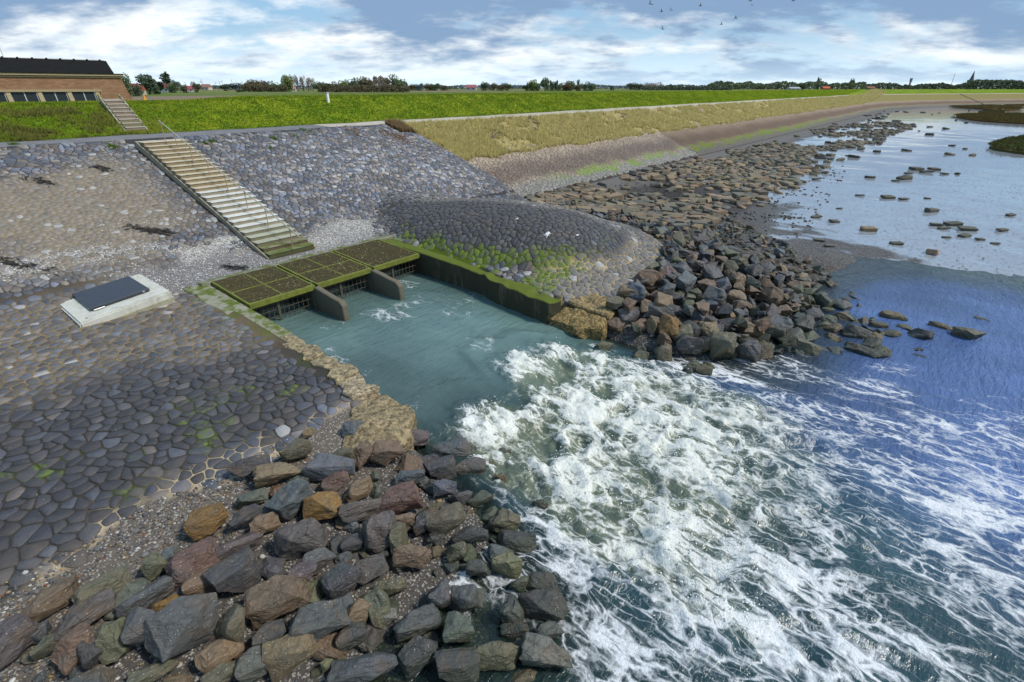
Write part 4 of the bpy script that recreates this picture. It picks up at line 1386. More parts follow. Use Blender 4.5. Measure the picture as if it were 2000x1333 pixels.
HAND = [  # photo pixel, extent in pixels, colour kind
    (403, 1017, 68, 60, 'ochre'), (302, 1105, 40, 50, 'olive'), (380, 1101, 85, 75, 'red'), (336, 1082, 36, 35, 'blue'), (465, 1062, 85, 50, 'purple'),
    (494, 973, 52, 34, 'green'), (481, 1012, 56, 46, 'dark'), (517, 1023, 52, 45, 'brown'), (546, 926, 85, 50, 'tan'), (565, 978, 82, 76, 'blue'),
    (487, 912, 72, 42, 'dark'), (584, 1054, 86, 78, 'purple'), (455, 1124, 82, 76, 'dark'), (400, 1140, 72, 52, 'brown'), (543, 1173, 106, 86, 'brown'),
    (364, 1228, 116, 112, 'grey'), (452, 1218, 50, 96, 'olive'), (429, 1274, 76, 52, 'tan'), (568, 1277, 88, 86, 'tan'), (160, 1207, 112, 54, 'purple'),
    (201, 1152, 86, 56, 'olive'), (97, 1172, 100, 44, 'brown'), (286, 1160, 98, 52, 'grey'), (23, 1250, 80, 82, 'purple'), (276, 1231, 58, 96, 'grey'),
    (224, 1250, 56, 92, 'olive'), (143, 1267, 64, 88, 'brown'), (182, 1275, 38, 82, 'dark'), (299, 1312, 78, 46, 'olive'), (325, 1182, 46, 28, 'ochre'),
    (526, 1244, 56, 56, 'dark'), (494, 1300, 56, 62, 'green'), (432, 1322, 62, 42, 'olive'), (94, 1262, 52, 42, 'olive'), (75, 1235, 36, 46, 'grey'),
    (578, 880, 56, 46, 'olive'), (644, 914, 88, 54, 'blue'), (632, 990, 70, 62, 'ochre'), (654, 942, 56, 36, 'red'), (700, 956, 56, 42, 'tan'),
    (708, 992, 88, 48, 'purple'), (780, 976, 82, 66, 'red'), (670, 892, 48, 38, 'olive'), (688, 840, 38, 44, 'blue'), (706, 888, 42, 56, 'brown'),
    (758, 884, 64, 58, 'brown'), (804, 856, 64, 42, 'purple'), (876, 882, 82, 40, 'blue'), (860, 916, 56, 46, 'dark'), (920, 916, 56, 44, 'purple'),
    (800, 934, 56, 36, 'blue'), (868, 956, 46, 36, 'blue'), (900, 970, 42, 40, 'grey'), (936, 976, 52, 34, 'green'), (872, 1018, 72, 66, 'olive'),
    (984, 1020, 60, 56, 'olive'), (742, 1040, 60, 76, 'purple'), (776, 1050, 32, 70, 'olive'), (784, 1016, 52, 52, 'brown'), (826, 1022, 42, 44, 'dark'),
    (920, 1048, 64, 44, 'dark'), (806, 1082, 72, 60, 'brown'), (890, 1078, 40, 44, 'olive'), (622, 1096, 62, 52, 'grey'), (718, 1116, 72, 58, 'purple'),
    (670, 1132, 72, 76, 'dark'), (590, 1126, 56, 52, 'purple'), (688, 1062, 42, 34, 'dark'), (934, 1112, 46, 34, 'dark'), (988, 1104, 56, 56, 'lichen'),
    (1014, 1140, 40, 40, 'green'), (858, 1164, 42, 72, 'grey'), (908, 1172, 50, 64, 'grey'), (1062, 1184, 94, 64, 'dark'), (624, 1216, 106, 88, 'grey'),
    (700, 1196, 54, 60, 'tan'), (738, 1188, 44, 76, 'olive'), (816, 1216, 88, 62, 'grey'), (890, 1232, 58, 76, 'green'), (972, 1274, 90, 70, 'olive'),
    (1070, 1282, 96, 82, 'pale'), (1074, 1236, 52, 42, 'grey'), (710, 1304, 122, 66, 'grey'), (818, 1276, 72, 70, 'dark'), (892, 1304, 82, 66, 'dark'),
    (686, 1244, 56, 44, 'dark'), (1006, 1232, 52, 32, 'dark'), (640, 1300, 24, 24, 'lichen'), (1062, 1140, 62, 42, 'dark'), (1010, 1058, 72, 42, 'dark'),
    (766, 1148, 52, 40, 'olive'), (998, 1196, 46, 62, 'green'), (762, 1204, 28, 34, 'pale'), (600, 845, 24, 20, 'tan'), (840, 905, 40, 34, 'dark'),
    # water edge and rapids
    (735, 772, 26, 18, 'olive'), (786, 771, 22, 16, 'green'), (820, 815, 40, 30, 'green'), (828, 838, 36, 26, 'olive'), (852, 795, 26, 34, 'green'), (875, 757, 22, 28, 'dark'),
    (880, 838, 40, 20, 'green'), (908, 835, 46, 24, 'green'), (972, 822, 26, 28, 'green'), (960, 910, 22, 26, 'olive'), (978, 935, 22, 24, 'tan'), (1005, 712, 24, 16, 'dark'),
    (945, 880, 26, 14, 'dark'), (978, 885, 38, 16, 'dark'), (1055, 985, 30, 20, 'dark'), (1068, 920, 24, 22, 'green'),
    (1250, 698, 34, 30, 'olive'), (1255, 672, 18, 26, 'green'), (1352, 722, 34, 34, 'olive'), (1372, 727, 30, 36, 'olive'), (1385, 716, 24, 26, 'olive'), (1340, 730, 22, 28, 'dark'),
    # right heap: the ones that stand out
    (1232, 582, 52, 46, 'tan'), (1305, 538, 34, 40, 'pink'), (1305, 637, 34, 52, 'ochre'), (1200, 600, 32, 36, 'olive'), (1300, 668, 32, 44, 'olive'), (1348, 668, 46, 44, 'grey'),
    (1285, 612, 60, 40, 'grey'), (1180, 630, 40, 34, 'olive'), (1382, 640, 38, 34, 'tan'), (1412, 672, 44, 62, 'olive'), (1462, 685, 40, 44, 'grey'), (1340, 500, 56, 26, 'purple'),
    (1265, 545, 50, 44, 'brown'), (1450, 525, 46, 34, 'grey'), (1510, 645, 44, 36, 'olive'), (1890, 657, 48, 34, 'olive'), (1842, 640, 46, 22, 'tan'), (1797, 655, 38, 32, 'grey'),
    (1790, 686, 22, 16, 'dark'), (1800, 700, 30, 12, 'dark'), (1745, 620, 44, 24, 'tan'), (1575, 680, 44, 30, 'olive'), (1690, 690, 64, 22, 'dark'), (1920, 628, 30, 8, 'dark'), (1720, 718, 16, 10, 'dark'),
]
boul = []            # x, y, z, sx, sy, sz, rot euler, colour, kind, region


def camang(x, y):
    return math.atan2(y, x)


rr = random.Random(3)
placed = []          # x, y, radius (for spacing)


def put_rock(x, y, zc, w, dpt, hh, colr, kind, hand, yaw=None, til=0.35):
    yaw = (camang(x, y) - math.pi / 2 + rr.uniform(-0.5, 0.5)) if yaw is None else yaw
    boul.append(dict(p=(x, y, zc), s=(w, dpt, hh), r=(rr.uniform(-til, til), rr.uniform(-til, til), yaw + (math.pi if rr.random() < .5 else 0)),
                     c=colr, k=kind, hand=hand))
    placed.append((x, y, 0.5 * (w + dpt) / 2))


def vary(c, a=0.18):
    f = 1 + rr.uniform(-a, a)
    g_ = sum(c) / 3
    return tuple(max(0.01, (x * 0.9 + g_ * 0.1) * 1.15 * f * (1 + rr.uniform(-0.05, 0.05))) for x in c)


for (u, v, pw, ph, kd) in HAND:
    zc = 0.5
    for _ in range(5):
        (x, y, _z), mpp = at(u, v, zc)
        hgt_m = ph * mpp * 1.05
        g = max(float(ground_z(np.array([x]), np.array([y]))[0]), SEA - 0.15)
        zc = g + 0.30 * hgt_m + (0.12 if (1150 < u < 1600 and v < 700) or (u < 1100 and v > 840) else 0.0)
    w_ = pw * mpp * 1.10
    hv = ph * mpp * 1.05
    el = math.atan2(H - zc, math.hypot(x, y))
    hh = max(hv * 0.82, w_ * 0.38)
    dp = max(0.45 * hv, (hv * 1.06 - hh * math.cos(el)) / max(math.sin(el), 0.2))
    put_rock(x, y, zc, w_, max(0.45 * w_, min(dp, 1.3 * w_)), hh, vary(PALS[kd], 0.08), kd, True, camang(x, y) - math.pi / 2 + rr.uniform(-0.25, 0.25), 0.22)

n_hand = len(boul)
HEAP_L = [(-6, 9.6), (0, 9.0), (3.2, 9.5), (4.6, 9.0), (5.2, 8.2), (7.4, 8.9), (7.6, 7.6), (6.8, 5.6), (5.2, 3.5), (4.4, 1.6), (1.5, 0.4), (-6, 1.5)]
HEAP_R = [(16.9, 8.6), (21.0, 8.7), (25.0, 10.0), (28.4, 13.9), (30.8, 19.5), (32.5, 23.5), (35.0, 22.5), (37.5, 16.0), (38.5, 11.0), (33.0, 6.0), (27.3, 1.6), (24.3, -0.9), (21.0, -0.7), (17.6, 2.9), (15.9, 6.2), (15.6, 7.9)]


def fill(poly, n, lo_, hi_, dens, kinds, seed, zoff=0.3, size_at=None):
    q = random.Random(seed)
    xs = [p[0] for p in poly]; ys = [p[1] for p in poly]
    tries = 0; got = 0
    while got < n and tries < n * 60:
        tries += 1
        x = q.uniform(min(xs), max(xs)); y = q.uniform(min(ys), max(ys))
        if not bool(in_poly(np.array([x]), np.array([y]), poly)[0]): continue
        size = lo_ + (hi_ - lo_) * q.random() ** 1.7
        if size_at: size *= size_at(x, y)
        rad = size * 0.5
        if any((x - a) ** 2 + (y - b_) ** 2 < ((rad + r_) * dens) ** 2 for a, b_, r_ in placed): continue
        g = max(float(ground_z(np.array([x]), np.array([y]))[0]), SEA - 0.2)
        kd = q.choice(kinds)
        hh = size * q.uniform(0.6, 0.9)
        put_rock(x, y, g + hh * zoff, size * q.uniform(0.95, 1.35), size * q.uniform(0.75, 1.05), hh, vary(PALS[kd], 0.22), kd, False, q.uniform(0, 6.28), 0.5)
        got += 1
    return got


KL = ['grey', 'grey', 'grey', 'dark', 'purple', 'brown', 'brown', 'olive', 'blue', 'green', 'olive']
KR = ['grey', 'grey', 'grey', 'brown', 'dark', 'olive', 'purple', 'brown', 'brown', 'olive', 'blue', 'green', 'grey', 'olive', 'tan', 'dark']
fill(HEAP_L, 190, 0.30, 0.60, 0.44, KL, 51, 0.16)
fill(HEAP_L, 330, 0.14, 0.32, 0.50, KL, 52, 0.25)
HEAP_RN = [(16.6, 8.7), (21, 8.8), (24.8, 10), (27, 11.5), (27.5, 5.0), (24.2, 0.2), (21, 0), (17.6, 3.2), (15.9, 6.3)]
# heaped core of the right pile: lower layer, then a second layer resting on it
fill(HEAP_RN, 230, 0.42, 0.86, 0.60, KR, 53, 0.34)
fill(HEAP_R, 620, 0.28, 0.66, 0.62, KR, 55, 0.28, lambda x, y: 1.0 if x < 28 else 0.8)
low_layer = list(placed)
placed = [(0, 0, 0)]
q2 = random.Random(77)
for _ in range(1500):
    x = q2.uniform(15.8, 27); y = q2.uniform(1.2, 9.6)
    if not bool(in_poly(np.array([x]), np.array([y]), [(16.4, 8.2), (20.5, 8.3), (24.5, 9.4), (26.0, 8), (24.5, 3.5), (21.5, 2.0), (18.2, 4.2), (16.4, 6.6)])[0]): continue
    size = q2.uniform(0.38, 0.82)
    if any((x - a) ** 2 + (y - b_) ** 2 < ((size * 0.5 + r_) * 0.95) ** 2 for a, b_, r_ in placed): continue
    g = float(ground_z(np.array([x]), np.array([y]))[0])
    kd = q2.choice(KR); hh = size * q2.uniform(0.65, 0.9)
    put_rock(x, y, g + 0.42 + hh * 0.28, size * q2.uniform(1.0, 1.3), size * q2.uniform(0.75, 1.05), hh, vary(PALS[kd], 0.22), kd, False, q2.uniform(0, 6.28), 0.5)

P = np.array([b['p'] for b in boul]); SZ = np.array([max(b['s']) for b in boul])
bu, bv, bd = proj(P)
pxs = np.where((bd > 0.5) & (bu > -30) & (bu < 2030) & (bv < 1370), SZ * F / np.maximum(bd, 0.5), 0)
pxs[:n_hand] += 1000 * (pxs[:n_hand] > 0)
order = np.argsort(-pxs)
single = set(order[:296].tolist())
used_labels = {}
rest_rocks = []
SPECIAL = {0: 'rounded ochre boulder alone on the pebble strip beside the paving', 15: 'largest dark grey angular boulder in the near heap', 74: 'long near-black block-shaped boulder at the near heap water edge',
           69: 'yellowish boulder with white lichen blotches in the near heap', 80: 'long pale grey boulder at the bottom edge beside shallow water', 19: 'long flat brown boulder low on the left of the near heap',
           43: 'blue-grey boulder sitting upright on the tan grout apron', 9: 'big blue-grey boulder beside a tan one near the pebble strip', 37: 'ochre cube-like boulder in the middle of the near heap',
           54: 'large olive boulder with a flat sunlit face near heap centre', 14: 'large brown rounded boulder above the ochre one in the near heap', 18: 'tan boulder at the bottom edge of the near heap'}
for i, b in enumerate(boul):
    if i in single:
        me = ROCKS[(i * 7 + 3) % len(ROCKS)]
        o = link('boulder', me, None, None, b['p'], b['r'], b['s'])
        o.color = (*b['c'], 1)
        b['obj'] = o
        x, y = b['p'][0], b['p'][1]
        if x < 8.5 and y > 1.0 and y < 10.2 and not (x > 6.6 and y > 6.3):
            where, grp = 'in the near heap below the paving', 'boulders of the near heap'
        elif x < 17 and y > 2 and x > 5 and b['p'][2] < 0.35 and not (x > 15.6):
            where, grp = 'half awash in the outlet rapids', 'boulders awash in the rapids'
        elif x > 28.5:
            where, grp = 'scattered beyond the mound towards the brown slope', 'boulders beyond the mound'
        elif y < 2.2:
            where, grp = 'at the seaward fringe of the right heap', 'boulders fringing the right heap'
        else:
            where, grp = 'in the right heap beside the stone mound', 'boulders of the right heap'
        big_ = 'large' if max(b['s']) > 0.85 else 'small' if max(b['s']) < 0.5 else 'medium'
        uu, vv = bu[i], bv[i]
        if grp == 'boulders of the near heap':
            row = 'top edge' if vv < 930 else 'upper middle' if vv < 1060 else 'lower middle' if vv < 1190 else 'bottom edge'
            wd_ = 'far left' if uu < 200 else 'left' if uu < 430 else 'centre left' if uu < 640 else 'centre right' if uu < 850 else 'right'
            where = f'at the {row}, {wd_}, of the near heap'
        elif grp == 'boulders of the right heap':
            row = 'top' if vv < 500 else 'upper part' if vv < 560 else 'middle' if vv < 615 else 'foot'
            wd_ = 'left' if uu < 1250 else 'centre left' if uu < 1350 else 'centre right' if uu < 1480 else 'right'
            where = f'at the {row}, {wd_}, of the right heap'
        lab = f"{big_} {WORDS[b['k']]} boulder {where}"
        used_labels[lab] = used_labels.get(lab, 0) + 1
        if used_labels[lab] > 1:
            dst = (P[:, 0] - x) ** 2 + (P[:, 1] - y) ** 2
            dst[i] = 1e9
            nb_ = boul[int(np.argmin(dst))]
            lab = f"{lab}, by {WORDS[nb_['k']]} one"
            lab = lab.replace('lichen-yellow', 'yellowish').replace('reddish brown', 'reddish')
        if i in SPECIAL and b['hand']: lab = SPECIAL[i]
        tag(o, lab, 'boulder', grp)
    else:
        rest_rocks.append(b)
for i, b in enumerate(boul):
    if b['hand'] and 'obj' in b:
        u_, v_ = HAND[i][0], HAND[i][1]
        if (u_, v_) == (1232, 582): b['obj']['label'] = 'tan boulder with white painted strokes at the right heap'; painted = b['obj']
        if (u_, v_) == (1305, 538): b['obj']['label'] = 'pinkish upright boulder topping the right heap beside mound edge'
        if (u_, v_) == (1305, 637): b['obj']['label'] = 'orange-ochre upright boulder in the right heap above the foam'
        if (u_, v_) == (1890, 657): b['obj']['label'] = 'flat olive boulder furthest out in the calm blue water'
        if (u_, v_) == (1745, 620): b['obj']['label'] = 'tan block-shaped boulder at the seaward fringe of the right heap'


def join_rocks(name, items, protos, label, cat, mat='boulder_rock'):
    V, Fc, T = [], [], []
    base = 0
    arrs = []
    for me in protos:
        v = np.empty(len(me.vertices) * 3, np.float32); me.vertices.foreach_get('co', v)
        me.calc_loop_triangles()
        f = np.array([p.vertices[:] for p in me.loop_triangles])
        arrs.append((v.reshape(-1, 3), f))
    for n, b in enumerate(items):
        v, f = arrs[n % len(arrs)]
        mt = Matrix.LocRotScale(Vector(b['p']), Matrix.Rotation(b['r'][2], 3, 'Z') @ Matrix.Rotation(b['r'][1], 3, 'Y') @ Matrix.Rotation(b['r'][0], 3, 'X'), Vector(b['s']))
        mt = np.array(mt)
        V.append(v @ mt[:3, :3].T + mt[:3, 3]); Fc.append(f + base); base += len(v)
        T.append(np.tile(np.array(b['c']), (len(v), 1)))
    V = np.concatenate(V)
    me = mesh_np(name, V, np.concatenate(Fc), False, {'tint': np.concatenate(T), 'useattr': np.ones(len(V))})
    return tag(link(name, me, mat), label, cat, None, 'stuff')


join_rocks('boulder_scatter', rest_rocks, LOWS, 'smaller dark boulders filling the rock heaps', 'boulders')
# painted strokes on one boulder
if 'painted' in globals():
    bpy.context.view_layer.update()
    dg = bpy.context.evaluated_depsgraph_get()
    mw = painted.matrix_world.copy(); inv_ = mw.inverted()
    mk = MB()
    def on_rock(u, v):
        r = Vector(ray(u, v))
        o_ = inv_ @ Vector((0, 0, H)); d_ = (inv_.to_3x3() @ r).normalized()
        ok, loc_, nrm_, _ = painted.ray_cast(o_, d_)
        if not ok: return None
        return loc_ + nrm_ * 0.008, nrm_
    for (u0, v0, u1, v1, wd) in ((1229, 589, 1234, 576, 1.2), (1232, 590, 1237, 577, 1.2), (1227, 590, 1230, 584, 1.0), (1233, 579, 1235, 574, 1.0), (1230, 586, 1236, 582, 0.8)):
        a0 = on_rock(u0 - wd, v0); a1 = on_rock(u0 + wd, v0); a2 = on_rock(u1 + wd, v1); a3 = on_rock(u1 - wd, v1)
        if all((a0, a1, a2, a3)):
            mk.add([a0[0], a1[0], a2[0], a3[0]], [(0, 1, 2, 3)])
    if mk.v:
        o = mk.build('painted_mark', 'white_paint', painted)

# ------------------------------------------------------------------ concrete blocks dumped on the mud
blk_me = []
for i, (bx, by, bz) in enumerate(((1.0, 0.8, 0.42), (1.0, 1.0, 0.5), (1.0, 0.6, 0.36))):
    b = MB().box(-bx / 2, bx / 2, -by / 2, by / 2, -bz / 2, bz / 2)
    me = b.mesh('concrete_block', 0.05)
    for v in me.vertices:
        v.co.x += random.uniform(-.03, .03); v.co.y += random.uniform(-.03, .03); v.co.z += random.uniform(-.02, .02)
    me.materials.append(MATS['block_concrete'])
    blk_me.append(me)
blks = []
rb = random.Random(19)
tries = 0
bp = []


def bdens(x, y):
    """how thickly blocks lie"""
    yc = 17.0 - 0.02 * (x - 50)
    a = 1.0 - float(sstep(abs(y - yc), 4.0 if y < yc else 6.5, 7.0 if y < yc else 8.2))
    b_ = float(sstep(x, 30, 37)) * (1 - 0.6 * float(sstep(x, 75, 130)))
    n = float(fbm(np.array([x * 0.11]), np.array([y * 0.16]), 81, 3)[0]) + 0.12 * (y > 17.5 and x < 60)
    return a * b_ * float(sstep(np.array(n), 0.32, 0.50)) + 0.002 * b_ * (y < 20)


while len(blks) < 1650 and tries < 46000:
    tries += 1
    x = 30 + 150 * rb.random() ** 1.6; y = rb.uniform(-4.5, 24.8)
    if rb.random() > bdens(x, y): continue
    size = rb.uniform(0.42, 0.92)
    if any((x - a) ** 2 + (y - c_) ** 2 < (0.55 * (size + r_)) ** 2 for a, c_, r_ in bp[-260:]): continue
    bp.append((x, y, size * 0.62))
    g = float(ground_z(np.array([x]), np.array([y]))[0])
    br = rb.random()
    c_ = (0.195, 0.140, 0.082) if br < 0.38 and x < 70 else (0.140, 0.115, 0.074) if br < 0.78 else (0.105, 0.102, 0.080)
    til = 0.32 if rb.random() < 0.5 else 0.07
    blks.append(dict(p=(x, y, g + 0.14 * size), s=(size * rb.uniform(1.0, 1.35), size, size * rb.uniform(0.8, 1.15)), r=(rb.uniform(-til, til), rb.uniform(-til, til), rb.uniform(0, 6.28)), c=vary(c_, 0.25)))
for kb, (u, v, pw) in enumerate(((1830, 437, 30), (1862, 436, 36), (1845, 443, 30), (1890, 446, 40), (1885, 458, 28), (1958, 448, 34), (1975, 418, 24), (1915, 466, 20), (1850, 460, 22), (1945, 473, 20),
                   (1752, 473, 28), (1630, 430, 24), (1595, 422, 26), (1640, 405, 16), (1600, 468, 28), (1620, 478, 24), (1700, 442, 14), (1595, 350, 26), (1680, 380, 22), (1735, 384, 30), (1765, 388, 24), (1812, 386, 14),
                   (1790, 330, 30), (1810, 335, 34), (1775, 338, 24), (1825, 330, 26), (1845, 338, 20), (1700, 345, 22), (1750, 352, 20))):
    (x, y, z), mpp = at(u, v, -0.15)
    w_ = pw * mpp * 0.72
    g = float(ground_z(np.array([x]), np.array([y]))[0])
    blks.append(dict(p=(x, y, g + 0.12 * w_), s=(w_, w_ * 0.7, w_ * 0.42), r=(rb.uniform(-.1, .1), rb.uniform(-.1, .1), YAW - math.pi / 2 + rb.uniform(-0.4, 0.4)), c=vary((0.085, 0.078, 0.055), 0.2), far=kb, u=u))
P = np.array([b['p'] for b in blks]); u_, v_, d_ = proj(P)
px_ = np.where((u_ > -10) & (u_ < 2010) & (v_ > 0), np.array([b['s'][0] for b in blks]) * F / np.maximum(d_, 1), 0)
top = set(np.argsort(-px_)[:296].tolist())
for i, b in enumerate(blks):
    if i not in top or px_[i] == 0: continue
    o = link('concrete_block', blk_me[i % 3], None, None, b['p'], b['r'], b['s'])
    o.color = (*b['c'], 1)
    if 'far' in b:
        lim = (0, 10, 17, 22, 29)
        cl = max(q for q in range(4) if b['far'] >= lim[q])
        mates = sorted(q['u'] for q in blks if 'far' in q and lim[cl] <= q['far'] < lim[cl + 1])
        od = ('first', 'second', 'third', 'fourth', 'fifth', 'sixth', 'seventh', 'eighth', 'ninth', 'tenth')[mates.index(b['u'])]
        lab = od + ' block from the left ' + ('in the dark cluster nearest the right edge', 'among the singles beyond the boulder heap', 'in the loose line midway over the mudflat', 'on the low brown ridge far over the mudflat')[cl]
        grp = 'blocks apart on the mudflat'
    else:
        br = b['c'][0] > 0.165
        tl = max(abs(b['r'][0]), abs(b['r'][1]))
        lab = ('small ' if b['s'][1] < 0.55 else 'large ' if b['s'][1] > 0.72 else '') + ('brown' if br else 'grey-brown') + (' tilted' if tl > 0.15 else ' flat') + ' block on the ' + ('gravel just beyond the boulders' if b['p'][0] < 42 else 'dark foreshore' if b['p'][0] < 55 else 'farther foreshore') + (' near the dike toe' if b['p'][1] > 19 else ' near the open mudflat' if b['p'][1] < 12.5 else ' mid-strip')
        grp = 'blocks on the foreshore'
    tag(o, lab, 'block', grp)
rest_b = [b for i, b in enumerate(blks) if i not in top]
for k in range(900):
    x = 60 + 210 * rb.random() ** 1.2; y = rb.uniform(-2, 24 + 0)
    if y < 6 + 0.03 * x and rb.random() < 0.85: continue
    if rb.random() > 0.35 * float(sstep(np.array(fbm(np.array([x * .06]), np.array([y * .14]), 83, 3)[0]), .42, .6)) + 0.05: continue
    y += float(coast(np.array([x]))[0])
    g = float(ground_z(np.array([x]), np.array([y]))[0])
    sz_ = rb.uniform(0.5, 1.2)
    rest_b.append(dict(p=(x, y, g + 0.1), s=(sz_ * 1.3, sz_, sz_ * 0.7), r=(rb.uniform(-.2, .2), rb.uniform(-.2, .2), rb.uniform(0, 6.3)), c=vary((0.065, 0.058, 0.042), .3)))
k = material('far_block'); k.out(k.bsdf(k.attr('tint'), 0.8, None, 0, 0.4))
join_rocks('block_scatter', rest_b, blk_me, 'small squared blocks strewn far along the dike toe', 'blocks', 'far_block')

# ------------------------------------------------------------------ pebbles and shells
def scatter_pebbles(name, pts, sizes, cols, label, cat):
    t = (1 + 5 ** 0.5) / 2
    v0 = np.array([(-1, t, 0), (1, t, 0), (-1, -t, 0), (1, -t, 0), (0, -1, t), (0, 1, t), (0, -1, -t), (0, 1, -t), (t, 0, -1), (t, 0, 1), (-t, 0, -1), (-t, 0, 1)]) / 2.0
    f0 = np.array([(0, 11, 5), (0, 5, 1), (0, 1, 7), (0, 7, 10), (0, 10, 11), (1, 5, 9), (5, 11, 4), (11, 10, 2), (10, 7, 6), (7, 1, 8), (3, 9, 4), (3, 4, 2), (3, 2, 6), (3, 6, 8), (3, 8, 9), (4, 9, 5), (2, 4, 11), (6, 2, 10), (8, 6, 7), (9, 8, 1)])
    n = len(pts)
    ang = RNG.uniform(0, 6.28, n)
    sc = np.stack([sizes * RNG.uniform(0.7, 1.3, n), sizes * RNG.uniform(0.6, 1.0, n), sizes * RNG.uniform(0.35, 0.7, n)], 1)
    v = v0[None] * sc[:, None, :] * (1 + 0.2 * RNG.uniform(-1, 1, (n, 12, 1)))
    ca, sa = np.cos(ang)[:, None], np.sin(ang)[:, None]
    x = v[..., 0] * ca - v[..., 1] * sa; y = v[..., 0] * sa + v[..., 1] * ca
    V = np.stack([x, y, v[..., 2]], -1) + pts[:, None, :]
    Fc = f0[None] + (np.arange(n) * 12)[:, None, None]
    me = mesh_np(name, V.reshape(-1, 3), Fc.reshape(-1, 3), True, {'tint': np.repeat(cols, 12, 0)})
    return tag(link(name, me, 'pebble'), label, cat, None, 'stuff')


def pick_cols(n, pal, wts):
    idx = RNG.choice(len(pal), n, p=np.array(wts) / sum(wts))
    return np.array(pal)[idx] * RNG.uniform(0.7, 1.25, (n, 1))


# strip of pebbles between paving and near heap, and pockets within the heap
n = 26000
x = RNG.uniform(-6, 7.4, n); y = RNG.uniform(1.5, 10.9, n)
pv = paved(x, y)
u, v, dd = proj(np.stack([x, y, 0 * x + .4], -1))
w_ = np.where(y > 8.6, 1.0, 0.55 * sstep(fbm(x * 0.8, y * 0.8, 95, 3), 0.45, 0.6) + 0.12)
k_ = (~pv | (y < 10.45)) & (RNG.random(n) < w_) & (v < 1400) & (u > -150) & ~((x > 6.4) & (y > 8.3)) & ~((x > 4.3) & (y > 8.3) & (x + y < 17.3) & (x + y > 13.7))
x, y = x[k_], y[k_]
z = ground_z(x, y)
k_ = z > SEA
x, y, z = x[k_], y[k_], z[k_]
scatter_pebbles('pebbles', np.stack([x, y, z + 0.012], 1), RNG.uniform(0.014, 0.042, len(x)) * np.where(RNG.random(len(x)) < 0.04, 1.9, 1.0),
                pick_cols(len(x), [(0.16, 0.155, 0.15), (0.10, 0.10, 0.105), (0.42, 0.40, 0.36), (0.22, 0.16, 0.09), (0.24, 0.085, 0.035), (0.27, 0.19, 0.05), (0.07, 0.07, 0.07)], [5, 5, 2.4, 3, 0.35, 0.35, 4]),
                'grey pebbles and shell grit along the foot of the paving', 'pebbles')
# shell banks by the stairs and shell grit on the slope
n = 60000
x = RNG.uniform(-1, 18.2, n); y = RNG.uniform(20.8, 28.5, n)
zz_ = zones(x, y)
wgt = np.clip(zz_['wshell'] * 0.95 + zz_['shell'] * 0.6 + zz_['grav'] * 0.28 + zz_['tan'] * 0.05, 0, 1)
k_ = (RNG.random(n) < wgt) & ~((x > BX0 - 0.9) & (x < 16.6) & (y < 21.9)) & ~((x > 10.38) & (x < 12.9) & (y > 22.6)) & ~((x > 2.8) & (x < 5.8) & (y < 23.9))
x, y = x[k_], y[k_]
scatter_pebbles('shell_grit', np.stack([x, y, terr(x, y) + 0.012], 1), RNG.uniform(0.018, 0.045, len(x)),
                pick_cols(len(x), [(0.60, 0.59, 0.56), (0.42, 0.40, 0.37), (0.20, 0.20, 0.21), (0.30, 0.26, 0.20)], [5, 3, 4, 2]), 'white shell grit banked beside the stairs and gratings', 'shells')
# loose stones and clods on the mud and gravel to the right
n = 9000
x = 17 + 60 * RNG.random(n) ** 1.3; y = RNG.uniform(-5, 24, n)
k_ = ~in_poly(x, y, PAVE) & (RNG.random(n) < 0.15 + 0.8 * sstep(fbm(x * 0.3, y * 0.3, 97, 3), 0.42, 0.62)) & (y > np.where(x > 30, 5.0 + 0.08 * (x - 30), -0.5)) & (RNG.random(n) < 1.15 - 0.012 * x)
x, y = x[k_], y[k_]
z = ground_z(x, y); k_ = z > SEA - 0.02; x, y, z = x[k_], y[k_], z[k_]
scatter_pebbles('stone_rubble', np.stack([x, y, z + 0.02], 1), RNG.uniform(0.05, 0.16, len(x)), pick_cols(len(x), [(0.05, 0.05, 0.05), (0.08, 0.075, 0.06), (0.12, 0.10, 0.07), (0.03, 0.03, 0.03)], [5, 3, 1, 4]),
                'small dark stones strewn over mud right of the mound', 'rubble')

# ------------------------------------------------------------------ seaweed and droppings
for i, (u, v, lw_, lab) in enumerate(((80, 356, 50, 'dark seaweed wad on the tan slope left of the stairs'), (200, 331, 34, 'thin dark seaweed strand high on the tan slope'), (40, 518, 90, 'dark wrack line along the white shells at the left edge'),
                                     (280, 450, 46, 'brown seaweed scraps on the slope between shells and stairs'), (318, 455, 16, 'small black seaweed clump nearest the stairs'), (460, 525, 50, 'dark seaweed streak on the gravel above the gratings'))):
    x, y, mpp = hit(u, v)
    V, Fc = [], []
    rs = random.Random(200 + i)
    for k in range(46):
        t = rs.gauss(0, 0.32)
        a = Vector((x + SY * t * lw_ * mpp, y - CY * t * lw_ * mpp, 0)) + Vector((rs.gauss(0, .12), rs.gauss(0, .12), 0))
        d_ = Vector((SY + rs.uniform(-.8, .8), -CY + rs.uniform(-.8, .8), 0)).normalized() * rs.uniform(0.08, 0.26)
        nrm = Vector((-d_.y, d_.x, 0)).normalized() * rs.uniform(0.015, 0.04)
        ps_ = [a - d_ - nrm * 0.4, a + nrm, a + d_ - nrm * 0.3, a - nrm]
        b0 = len(V)
        for j, q_ in enumerate(ps_):
            V.append((q_.x, q_.y, float(terr(np.array([q_.x]), np.array([q_.y]))[0]) + 0.045 + (0.05 if j in (1, 3) else 0.0) * rs.random()))
        Fc.append((b0, b0 + 1, b0 + 2, b0 + 3))
    tag(link('seaweed', mesh_np('seaweed', np.array(V), np.array(Fc)), 'seaweed'), lab, 'seaweed', 'seaweed on the slope')
